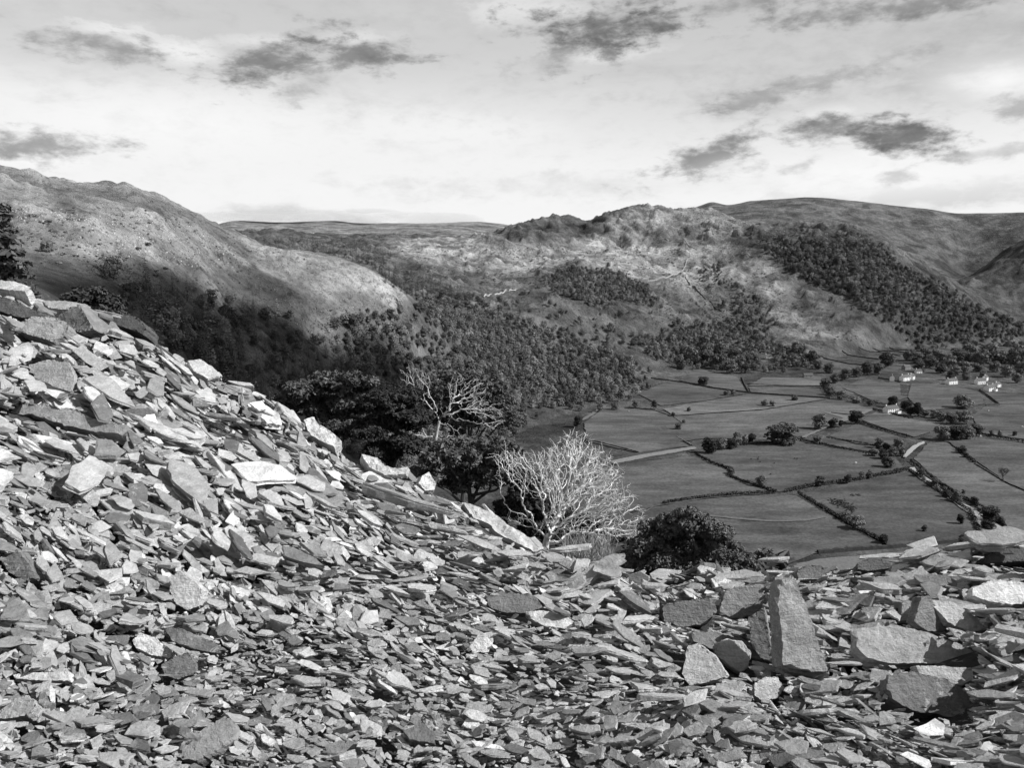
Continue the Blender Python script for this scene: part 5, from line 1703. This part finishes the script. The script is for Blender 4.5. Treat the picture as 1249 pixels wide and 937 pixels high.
def skeleton_tree(name, label, cat, Nn, par, tip, pw, rmax, mat, part_r, seed, n_side=5, twig=0.0):
    kids = [[] for _ in Nn]
    for i, p in enumerate(par):
        if p >= 0:
            kids[p].append(i)
    R = np.zeros(len(Nn))
    for i in range(len(Nn) - 1, -1, -1):
        R[i] = tip if not kids[i] else sum(R[k] ** pw for k in kids[i]) ** (1 / pw)
    R = np.minimum(R, rmax)
    base = Nn[0].copy()
    o = tag(link(name, None, None, base), label, cat)
    trunk = MB()
    limbs, node_limb = [], {}
    # chains: follow the thickest child
    todo = [(0, -1, None)]
    while todo:
        s, p, lb = todo.pop()
        chain = [s] if p < 0 else [p, s]
        c = s
        while kids[c]:
            ks = sorted(kids[c], key=lambda k: -R[k])
            for k in ks[1:]:
                nl = lb
                if lb is None and R[k] < part_r:
                    limbs.append(MB())
                    nl = limbs[-1]
                todo.append((k, c, nl))
            if lb is None and R[ks[0]] < part_r and len(chain) > 1:
                limbs.append(MB())
                todo.append((ks[0], c, limbs[-1]))
                break
            c = ks[0]
            chain.append(c)
        if len(chain) < 2:
            continue
        P = Nn[chain] - base
        r = R[chain].copy()
        if p >= 0:
            r[0] = r[1]
        if len(P) > 3:
            P[1:-1] = 0.15 * P[:-2] + 0.7 * P[1:-1] + 0.15 * P[2:]
        tube(trunk if lb is None else lb, P, r, n_side)
        for i in chain[(0 if p < 0 else 1):]:
            node_limb[i] = lb
    # short twigs all along the thin wood
    if twig:
        rg_ = np.random.default_rng(seed)
        thin = [i for i in range(len(Nn)) if R[i] < tip * 2.0 and par[i] >= 0]
        for i in thin:
            if rg_.random() > 0.45:
                continue
            d = Nn[i] - Nn[par[i]]
            d = d / (np.linalg.norm(d) + 1e-9) + rg_.normal(0, 0.65, 3)
            d /= np.linalg.norm(d)
            Lt = twig * rg_.uniform(0.5, 1.3)
            p0 = Nn[i] - base
            tube(node_limb.get(i) or trunk, [p0, p0 + d * Lt * .5 + rg_.normal(0, Lt * .08, 3), p0 + d * Lt + rg_.normal(0, Lt * .12, 3)], [tip * .8, tip * .6, tip * .35], 3)
    # tiny limbs join into the larger ones' meshes: at most 90 parts
    limbs = sorted([l for l in limbs if l.n], key=lambda l: -l.n)
    for l in limbs[90:]:
        b0 = trunk.n
        trunk.V += l.V; trunk.S += l.S; trunk.T += l.T; trunk.M += l.M
        trunk.L += [L + b0 for L in l.L]
        trunk.n += l.n
    link('trunk', trunk.mesh('trunk', [mat], True), o)
    for l in limbs[:90]:
        link('branch', l.mesh('branch', [mat], True), o)
    return o


rt = np.random.default_rng(55)


def px_cloud(n, pts, r, depth, seed):
    """points filling picture ellipses (x, y, rx, ry) with real depth behind and in front"""
    rng = np.random.default_rng(seed)
    w = np.array([p[2] * p[3] for p in pts], float)
    k = rng.choice(len(pts), n, p=w / w.sum())
    u = rng.normal(size=(n, 3))
    u /= np.linalg.norm(u, axis=1)[:, None]
    u *= rng.random(n)[:, None] ** 0.36
    q = np.array(pts, float)[k]
    rr = r + u[:, 2] * q[:, 2] / F * r * depth
    X, Y = q[:, 0] + u[:, 0] * q[:, 2], q[:, 1] + u[:, 1] * q[:, 3]
    keep = fbm(X / 24 + rr * 1.3, Y / 24 - rr * 1.7, 2, seed) > -0.12        # clumped, with gaps
    return at_r(X[keep], Y[keep], rr[keep])


# bleached leafless tree
rD = 22.0
att = px_cloud(4000, [(700, 585, 58, 56), (645, 578, 34, 26), (622, 560, 24, 16), (612, 590, 14, 10), (735, 590, 34, 40), (705, 548, 26, 26), (755, 620, 30, 24), (778, 636, 24, 13), (770, 650, 22, 8), (690, 625, 40, 24), (636, 634, 22, 9), (735, 650, 40, 12), (748, 585, 12, 22), (672, 555, 14, 20)], rD, 0.9, 3)
root = at_r(664, 674, rD)
root[2] -= 1.2
init = [root, at_r(663, 690, rD), at_r(664, 676, rD), at_r(667, 660, rD)]
Nn, par = colonize(att, root, 0.08, 2.4, 0.105, 120, 4, init)
skeleton_tree('dead_tree', 'bleached white leafless tree with a fan of fine branches just behind the slate crest', 'tree', Nn, par, 0.0055, 2.2, 0.11, M_DEAD, 0.06, 5, twig=0.22)

# dead pine limbs, flat and wide
rE = 34.0
att = px_cloud(2000, [(575, 480, 26, 22), (592, 500, 26, 12), (560, 478, 20, 20), (600, 515, 20, 7), (540, 508, 18, 6), (510, 462, 22, 12), (500, 452, 16, 6), (520, 480, 8, 18), (490, 522, 24, 7), (505, 515, 14, 6), (505, 545, 8, 14), (555, 530, 8, 12), (525, 560, 12, 12)], rE, 0.5, 9)
root = at_r(518, 640, rE)
init = [root, at_r(524, 605, rE), at_r(528, 580, rE), at_r(526, 555, rE), at_r(532, 535, rE), at_r(535, 512, rE), at_r(540, 508, rE)]
Nn, par = colonize(att, root, 0.12, 3.2, 0.14, 110, 8, init)
skeleton_tree('dead_pine', 'pale dead pine with contorted flat branches in front of the dark umbrella pine', 'tree', Nn, par, 0.007, 2.25, 0.11, M_TWIG, 0.06, 6, twig=0.24)


def near_tree(name, label, cat, r, lumps, per, size, base, mat=M_PINE, flat=0.6, trunk_r=0.16, seed=1, aspect=2.2, tone=(0.1, 1.0), depth=1.0):
    """evergreen: clumps of foliage round picture positions (x, y, radius px, distance offset m), trunk and boughs down to the ground"""
    rng = np.random.default_rng(seed)
    b = at_r(base[0], base[1], r)
    zg = float(ground_z(b[0], b[1]))
    b[2] = zg - 0.3
    o = tag(link(name, None, None, b), label, cat)
    lm, tops = [], []
    for x, y, w, off in lumps:
        p = at_r(x, y, r + off) - b
        R = w / F * (r + off)
        lm.append((p, (R, R * depth, R * flat)))
        tops.append(p)
    # every lump is broken into smaller tufts, so the outline is ragged
    sub = []
    for p, R in lm:
        for _ in range(24):
            u = rng.normal(size=3)
            u /= np.linalg.norm(u)
            u[2] = abs(u[2]) * 0.8 if rng.random() < 0.75 else u[2]
            k = rng.uniform(0.2, 0.42)
            sub.append((p + u * np.array(R) * rng.uniform(0.45, 0.95), np.array(R) * k))
    V, Fc, T = leaf_clumps(rng, sub, max(6, per // 22), size, 0.8, 0.4, aspect, tone)
    link('crown', MB().add(V, Fc, T).mesh('crown', [mat]), o)
    c = np.mean(tops, 0)
    tm = MB()
    fork = np.array([c[0] * 0.7, c[1] * 0.7, max(0.6, c[2] * 0.72)])
    tube(tm, [(0, 0, 0), fork * 0.35 + rng.normal(0, .08, 3), fork * 0.7 + rng.normal(0, .08, 3), fork], [trunk_r, trunk_r * .85, trunk_r * .7, trunk_r * .55], 7)
    for p in tops:
        m = (fork + p) / 2 + rng.normal(0, .15, 3)
        tube(tm, [fork * rng.uniform(0.75, 1), m, p], [trunk_r * .45, trunk_r * .3, trunk_r * .12], 5)
    link('trunk', tm.mesh('trunk', [M_BARK]), o)
    return o


near_tree('pine_tree', 'dark umbrella-shaped pine rising behind the pale dead branches', 'tree', 40, [(562, 466, 30, 0), (588, 474, 30, .5), (540, 474, 26, -.5), (608, 492, 22, .5), (575, 490, 32, 1), (530, 496, 26, 0), (600, 512, 22, 0), (555, 515, 30, 1), (618, 508, 10, 0)], 3600, 0.11, (556, 640), seed=1)
near_tree('pine_tree', 'dark spreading pine at the left of the group behind the crest', 'tree', 37, [(372, 478, 26, 0), (400, 470, 28, .5), (430, 468, 26, 0), (352, 490, 20, 0), (385, 498, 32, 1), (420, 498, 30, .5), (445, 490, 24, 0), (410, 520, 30, 0)], 3600, 0.1, (400, 600), seed=2)
near_tree('pine_tree', 'low dark pine between the spreading pine and the dead pine', 'tree', 33, [(462, 492, 28, 0), (490, 486, 26, .5), (470, 520, 30, 1), (500, 512, 28, .5), (445, 530, 26, 0), (492, 545, 30, 0), (465, 555, 24, 0)], 3600, 0.095, (475, 640), seed=3)
near_tree('yew_tree', 'black-green yew filling the hollow under the dead pine', 'tree', 29, [(540, 560, 28, 0), (575, 555, 28, .5), (605, 550, 28, .5), (520, 585, 26, 0), (560, 590, 30, 1), (600, 585, 30, .5), (630, 580, 24, 0)], 3200, 0.085, (570, 680), flat=0.8, seed=4)
near_tree('holly_bush', 'dark bush directly behind the bleached leafless tree', 'bush', 25, [(640, 600, 24, 0), (622, 625, 26, .3), (655, 625, 26, .6), (690, 640, 26, .8), (655, 650, 26, .4), (715, 655, 24, .6), (745, 665, 22, .4), (690, 668, 24, .2), (730, 682, 22, 0)], 2400, 0.07, (675, 705), flat=0.8, seed=5)
near_tree('holly_bush', 'big dense dark bush on the crest above the upright slab', 'bush', 19, [(838, 640, 26, 0), (812, 648, 28, .2), (866, 652, 28, .2), (790, 668, 26, 0), (840, 670, 36, .5), (885, 676, 26, .2), (905, 692, 22, .2), (775, 690, 24, 0), (815, 695, 34, 0), (860, 700, 34, 0), (755, 694, 18, 0)], 4500, 0.042, (840, 725), flat=0.85, seed=6, aspect=1.8, tone=(0.1, 1.4))
near_tree('hawthorn_bush', 'small scrubby bush where the big dark bush meets the gravel shore', 'bush', 26, [(935, 682, 14, 0), (950, 690, 12, .3), (922, 692, 12, 0)], 500, 0.1, (940, 720), M_LEAF, 0.8, 0.06, 7)
near_tree('holly_bush', 'dark rounded bush behind the topmost stones of the slope', 'bush', 24, [(112, 368, 24, 0), (95, 372, 20, .3), (132, 374, 20, .3), (115, 388, 26, 0), (140, 388, 16, 0), (84, 384, 16, 0)], 2000, 0.065, (112, 420), flat=0.75, seed=8)
# fir at the left picture edge: drooping tiers
bf = at_r(2, 330, 58)
bf[2] = float(ground_z(bf[0], bf[1])) - 0.3
hF = float(at_r(2, 250, 58)[2] - bf[2])
rf = np.random.default_rng(21)
o = tag(link('fir_tree', None, None, bf), 'tall dark fir with drooping branches at the left picture edge', 'tree')
tm, cm = MB(), []
tube(tm, [(0, 0, 0), (0.1, 0, hF * .5), (0, 0, hF)], [.24, .17, .03], 7)
lump = []
for k in range(30):
    f = 0.25 + 0.75 * k / 29
    for a in rf.uniform(0, 6.28, 4):
        Lb = (2.9 * (1.06 - f) + 0.35) * rf.uniform(0.6, 1.15)
        t = np.linspace(0, 1, 5)[:, None]
        d = np.array([math.cos(a), math.sin(a), 0])
        P = np.array([0, 0, hF * f]) + d * Lb * t + np.array([0, 0, 1.0]) * (-0.35 * Lb * t + 0.15 * Lb * t * t)
        tube(tm, P, np.linspace(.04, .012, 5), 4)
        for q in P[1:]:
            lump.append((q - np.array([0, 0, .08]), (0.42, 0.42, 0.16)))
V, Fc, T = leaf_clumps(rf, lump, 26, 0.2, 0.4, 0.3, 2.2, (0.1, 0.9))
link('crown', MB().add(V, Fc, T).mesh('crown', [M_PINE]), o)
link('trunk', tm.mesh('trunk', [M_BARK]), o)
# small wind-bent thorn on the edge of the shaded slope
q = hit(57, 307)[0][0]
valley_tree(57, 307, 16, 'small wind-bent thorn tree on the edge of the shaded slope near the fir', 3, 0.9, None, 'thorn_tree', z=q)
q = hit(160, 350)[0][0]
# dry grass and twigs at the foot of the dead tree
gr = MB()
rg = np.random.default_rng(31)
for _ in range(750):
    px_, py_ = rg.uniform(690, 745), rg.uniform(672, 706)
    p = at_r(px_, py_, rg.uniform(10.5, 14))
    d = np.array([rg.normal(0, .4), rg.normal(0, .4), 1.0]) * rg.uniform(.15, .4)
    tube(gr, [p, p + d * .6, p + d + rg.normal(0, .05, 3)], [.006, .005, .002], 3)
tag(link('dry_grass', gr.mesh('dry_grass', [M_STRAW])), 'pale dry grass and twigs at the foot of the bleached tree', 'dry grass', kind='stuff')

# low undergrowth between the dark trees below the crest
ru = np.random.default_rng(77)
lump = []
for _ in range(2400):
    px_, r_u = ru.uniform(-150, 960), math.exp(ru.uniform(math.log(15), math.log(130)))
    p = at_r(px_, 600, r_u)
    s_ = ru.uniform(0.35, 0.9)
    lump.append(((p[0], p[1], float(ground_z(p[0], p[1])) + s_ * 0.35), (s_, s_, s_ * 0.7)))
V, Fc, T = leaf_clumps(ru, lump, 26, 0.2, 0.7, 0.4, 1.8, (0.1, 1.0))
tag(link('undergrowth', MB().add(V, Fc, T * 0.8).mesh('undergrowth', [M_PINE])), 'dark bracken and bramble undergrowth below the slate crest', 'undergrowth', kind='stuff')
# ------------------------------------------------------------------ SKY, SUN, VIEW
SUN_AZ, SUN_EL = 101.0, 40.0       # clockwise from the view direction; behind the viewer, to the right
w = bpy.data.worlds.new('World')
scene.world = w
w.use_nodes = True
nt = w.node_tree
bg = nt.nodes['Background']
bg.inputs['Strength'].default_value = 0.1
sky = nt.nodes.new('ShaderNodeTexSky')
sky.sky_type = 'NISHITA'
sky.sun_disc = False
sky.sun_elevation = math.radians(SUN_EL)
sky.sun_rotation = math.radians(SUN_AZ)
sky.altitude = 250
sky.air_density = 1.0
sky.dust_density = 2.0
bw = nt.nodes.new('ShaderNodeRGBToBW')
nt.links.new(sky.outputs[0], bw.inputs[0])
tc = nt.nodes.new('ShaderNodeTexCoord').outputs['Generated']
sp = nt.nodes.new('ShaderNodeSeparateXYZ')
nt.links.new(tc, sp.inputs[0])
x, y, z = sp.outputs
az = mth(nt, 'MULTIPLY', mth(nt, 'ARCTAN2', x, y), 180 / math.pi)
el = mth(nt, 'MULTIPLY', mth(nt, 'ARCSINE', z), 180 / math.pi)
# cloud-plane coordinates
zz = mth(nt, 'ADD', mth(nt, 'MAXIMUM', z, 0.0), 0.10)
cv = nt.nodes.new('ShaderNodeCombineXYZ')
nt.links.new(mth(nt, 'DIVIDE', x, zz), cv.inputs[0])
nt.links.new(mth(nt, 'DIVIDE', y, zz), cv.inputs[1])
av = nt.nodes.new('ShaderNodeCombineXYZ')
nt.links.new(mth(nt, 'MULTIPLY', az, 0.1), av.inputs[0])
nt.links.new(mth(nt, 'MULTIPLY', el, 0.22), av.inputs[1])
na = noise(nt, av.outputs[0], 1.6, 7, 0.62, 0.3)        # along the view: streaky
nb = noise(nt, cv.outputs[0], 0.9, 7, 0.6, 0.4)
nc = noise(nt, av.outputs[0], 5.0, 6, 0.6, 0.2)
nd = noise(nt, av.outputs[0], 14.0, 6, 0.62, 0.3)
n_ = mth(nt, 'MULTIPLY', mth(nt, 'SUBTRACT', mth(nt, 'ADD', mth(nt, 'MULTIPLY_ADD', na, 0.45, mth(nt, 'MULTIPLY', nc, 0.42)), mth(nt, 'MULTIPLY', nd, 0.13)), 0.5), 2.0)


def mixv(f, a, b):
    return mth(nt, 'ADD', mth(nt, 'MULTIPLY', a, mth(nt, 'SUBTRACT', 1.0, f)), mth(nt, 'MULTIPLY', f, b))


val = mth(nt, 'MULTIPLY', bw.outputs[0], 1.15)
# thin high veil: strongest low down
veil = smooth_map(nt, mth(nt, 'ADD', el, mth(nt, 'MULTIPLY', n_, 9.0)), 4.0, 19.0, 1.0, 0.35)
val = mixv(veil, val, 8.5)
# broken grey layer higher up and to the right
g = smooth_map(nt, nb, 0.5, 0.66)
g = mth(nt, 'MULTIPLY', g, smooth_map(nt, el, 8.0, 14.0, 0.0, 0.75))
val = mixv(g, val, 5.0)
g = mth(nt, 'MULTIPLY', smooth_map(nt, nb, 0.30, 0.42, 1.0, 0.0), smooth_map(nt, el, 7.0, 13.0, 0.0, 0.28))
val = mixv(g, val, 8.6)


def px_ang(px, py):
    d = ray(px, py)
    d = d / np.linalg.norm(d)
    return math.degrees(math.atan2(d[0], d[1])), math.degrees(math.asin(d[2]))


def blob(px, py, rx, ry, rot, level, strength, rag=1.1):
    global val
    a0, e0 = px_ang(px, py)
    k = math.degrees(1 / F)
    u = mth(nt, 'SUBTRACT', az, a0)
    v = mth(nt, 'SUBTRACT', el, e0)
    c, s = math.cos(math.radians(rot)), math.sin(math.radians(rot))
    p = mth(nt, 'DIVIDE', mth(nt, 'ADD', mth(nt, 'MULTIPLY', u, c), mth(nt, 'MULTIPLY', v, s)), rx * k)
    q = mth(nt, 'DIVIDE', mth(nt, 'SUBTRACT', mth(nt, 'MULTIPLY', v, c), mth(nt, 'MULTIPLY', u, s)), ry * k)
    d2 = mth(nt, 'SQRT', mth(nt, 'ADD', mth(nt, 'MULTIPLY', p, p), mth(nt, 'MULTIPLY', q, q)))
    d2 = mth(nt, 'ADD', d2, mth(nt, 'MULTIPLY', n_, rag * 3.0))
    f = smooth_map(nt, d2, 0.05, 1.4, strength, 0.0)
    val = mixv(f, val, mth(nt, 'MULTIPLY_ADD', n_, 3.0, level))


# broad tones
blob(1100, 50, 360, 95, 5, 5.0, 0.8, 0.5)
blob(480, 20, 320, 75, 0, 5.6, 0.75, 0.4)
blob(60, 10, 240, 65, 0, 5.8, 0.75, 0.4)
blob(200, 150, 260, 45, 0, 8.7, 0.9, 0.5)
blob(420, 225, 420, 30, 0, 8.3, 0.5, 0.8)
blob(760, 225, 300, 16, 0, 7.2, 0.6, 0.8)
blob(1150, 238, 200, 14, 2, 5.8, 0.7, 0.8)
blob(1050, 215, 180, 24, 0, 8.7, 0.8, 0.6)
# bright tops
blob(170, 52, 60, 12, -12, 8.7, 0.8)
blob(230, 62, 60, 12, -8, 8.7, 0.7)
blob(1220, 98, 50, 20, -5, 9.2, 0.8, 0.8)
blob(700, 12, 110, 18, 0, 8.8, 0.6)
blob(560, 160, 120, 18, 0, 8.7, 0.6)
for bx, by, brx in ((118, 36, 60), (330, 50, 60), (430, 48, 50), (735, 68, 70), (860, 208, 60), (1015, 138, 50), (1095, 182, 60), (55, 196, 60)):
    blob(bx, by, brx, 9, 5, 8.9, 0.6, 1.2)
# dark clouds
blob(118, 52, 62, 15, 0, 2.6, 0.8)
blob(335, 72, 70, 22, 14, 2.2, 0.9)
blob(430, 66, 60, 17, 4, 2.3, 0.9)
blob(375, 100, 40, 18, 30, 4.0, 0.7)
blob(55, 178, 70, 15, 2, 3.0, 0.85)
blob(735, 30, 75, 34, 8, 1.9, 0.95)
blob(790, 30, 48, 14, 8, 1.7, 0.8)
blob(670, 76, 50, 12, 4, 4.4, 0.7)
blob(860, 190, 62, 17, 18, 2.6, 0.9)
blob(880, 205, 40, 12, 10, 4.6, 0.7)
blob(1015, 156, 55, 17, 4, 2.6, 0.9)
blob(1095, 165, 60, 17, -8, 2.0, 0.95)
blob(930, 118, 45, 9, 12, 3.8, 0.8)
blob(1050, 85, 55, 9, 14, 3.8, 0.75)
blob(985, 100, 40, 9, 10, 4.2, 0.7)
blob(900, 6, 60, 10, 5, 3.0, 0.8)
blob(1120, 4, 160, 13, 2, 2.6, 0.85)
blob(980, 200, 22, 6, 20, 5.0, 0.7)
blob(1095, 216, 22, 7, 0, 5.6, 0.7)
blob(1215, 185, 50, 6, 6, 5.2, 0.7)
blob(1245, 130, 30, 14, 0, 4.2, 0.8)
blob(350, 262, 110, 10, -2, 6.4, 0.7, 0.7)
# the open sky overhead is darker
val = mth(nt, 'MULTIPLY', val, smooth_map(nt, el, 19.0, 42.0, 1.0, 0.4))
cc = nt.nodes.new('ShaderNodeCombineColor')
for i in range(3):
    nt.links.new(val, cc.inputs[i])
nt.links.new(cc.outputs[0], bg.inputs['Color'])
try:
    w.cycles.sampling_method = 'MANUAL'
    w.cycles.sample_map_resolution = 512
except Exception:
    pass

sd = bpy.data.lights.new('sun', 'SUN')
sd.energy = 5.0
sd.angle = math.radians(0.6)
so = bpy.data.objects.new('sun', sd)
COL.objects.link(so)
a, e = math.radians(SUN_AZ), math.radians(SUN_EL)
sdir = Vector((math.sin(a) * math.cos(e), math.cos(a) * math.cos(e), math.sin(e)))
so.rotation_euler = sdir.to_track_quat('Z', 'Y').to_euler()
so.location = sdir * 50

# mist lying along the far moor
mm = bpy.data.materials.new('mist')
mm.use_nodes = True
mn = mm.node_tree
mn.nodes.remove(mn.nodes['Principled BSDF'])
pv = mn.nodes.new('ShaderNodeVolumePrincipled')
pv.inputs['Color'].default_value = (0.95, 0.95, 0.95, 1)
pv.inputs['Density'].default_value = 0.0014
mn.links.new(pv.outputs[0], mn.nodes['Material Output'].inputs['Volume'])
mb_ = bmesh.new()
rm_ = np.random.default_rng(4)
for k in range(7):
    c_ = at_r(285 + k * 42, 266 + rm_.normal(0, 2), 4350 + rm_.normal(0, 60))
    bmesh.ops.create_icosphere(mb_, subdivisions=3, radius=1, matrix=Matrix.Translation(Vector(c_)) @ Matrix.Diagonal((rm_.uniform(170, 300), 260, rm_.uniform(20, 42), 1)))
mme = bpy.data.meshes.new('mist')
mb_.to_mesh(mme)
mb_.free()
for p_ in mme.polygons:
    p_.use_smooth = True
mme.materials.append(mm)
tag(link('mist', mme), 'low pale mist lying along the far moor on the skyline', 'mist', kind='stuff')

# unseen cloud added high to the right, to shade the rounded hill's lower slope
rc_ = np.random.default_rng(8)
cb = bmesh.new()
tgt = np.array([-200.0, 500.0, -88.0]) + np.array(sdir) * 3200
for k in range(16):
    tt = k / 15 * 2 - 1
    m_ = Matrix.Translation(Vector(tgt + np.array([rc_.normal(0, 35) + tt * 105, tt * 190 + rc_.normal(0, 25), rc_.normal(0, 18)])))
    q_ = rc_.uniform(55, 95) * (1 - 0.45 * abs(tt))
    bmesh.ops.create_icosphere(cb, subdivisions=3, radius=1, matrix=m_ @ Matrix.Diagonal((q_ * 1.2, q_ * 1.1, q_ * 0.6, 1)))
cme = bpy.data.meshes.new('shade_cloud')
cb.to_mesh(cme)
cb.free()
cme.materials.append(mat_plain('shade_cloud_white', 0.9, 1.0, 0.01, 0.05))
tag(link('shade_cloud', cme), kind='structure')

scene.view_settings.view_transform = 'Standard'
scene.view_settings.look = 'None'
scene.view_settings.gamma = 1
scene.view_settings.exposure = 0.12
scene.view_settings.use_curve_mapping = False
scene.cycles.max_bounces = 4
scene.cycles.diffuse_bounces = 2
scene.cycles.glossy_bounces = 2
scene.cycles.transparent_max_bounces = 4
scene.cycles.use_denoising = True
scene.cycles.denoiser = 'OPENIMAGEDENOISE'
scene.cycles.denoising_input_passes = 'RGB_ALBEDO_NORMAL'
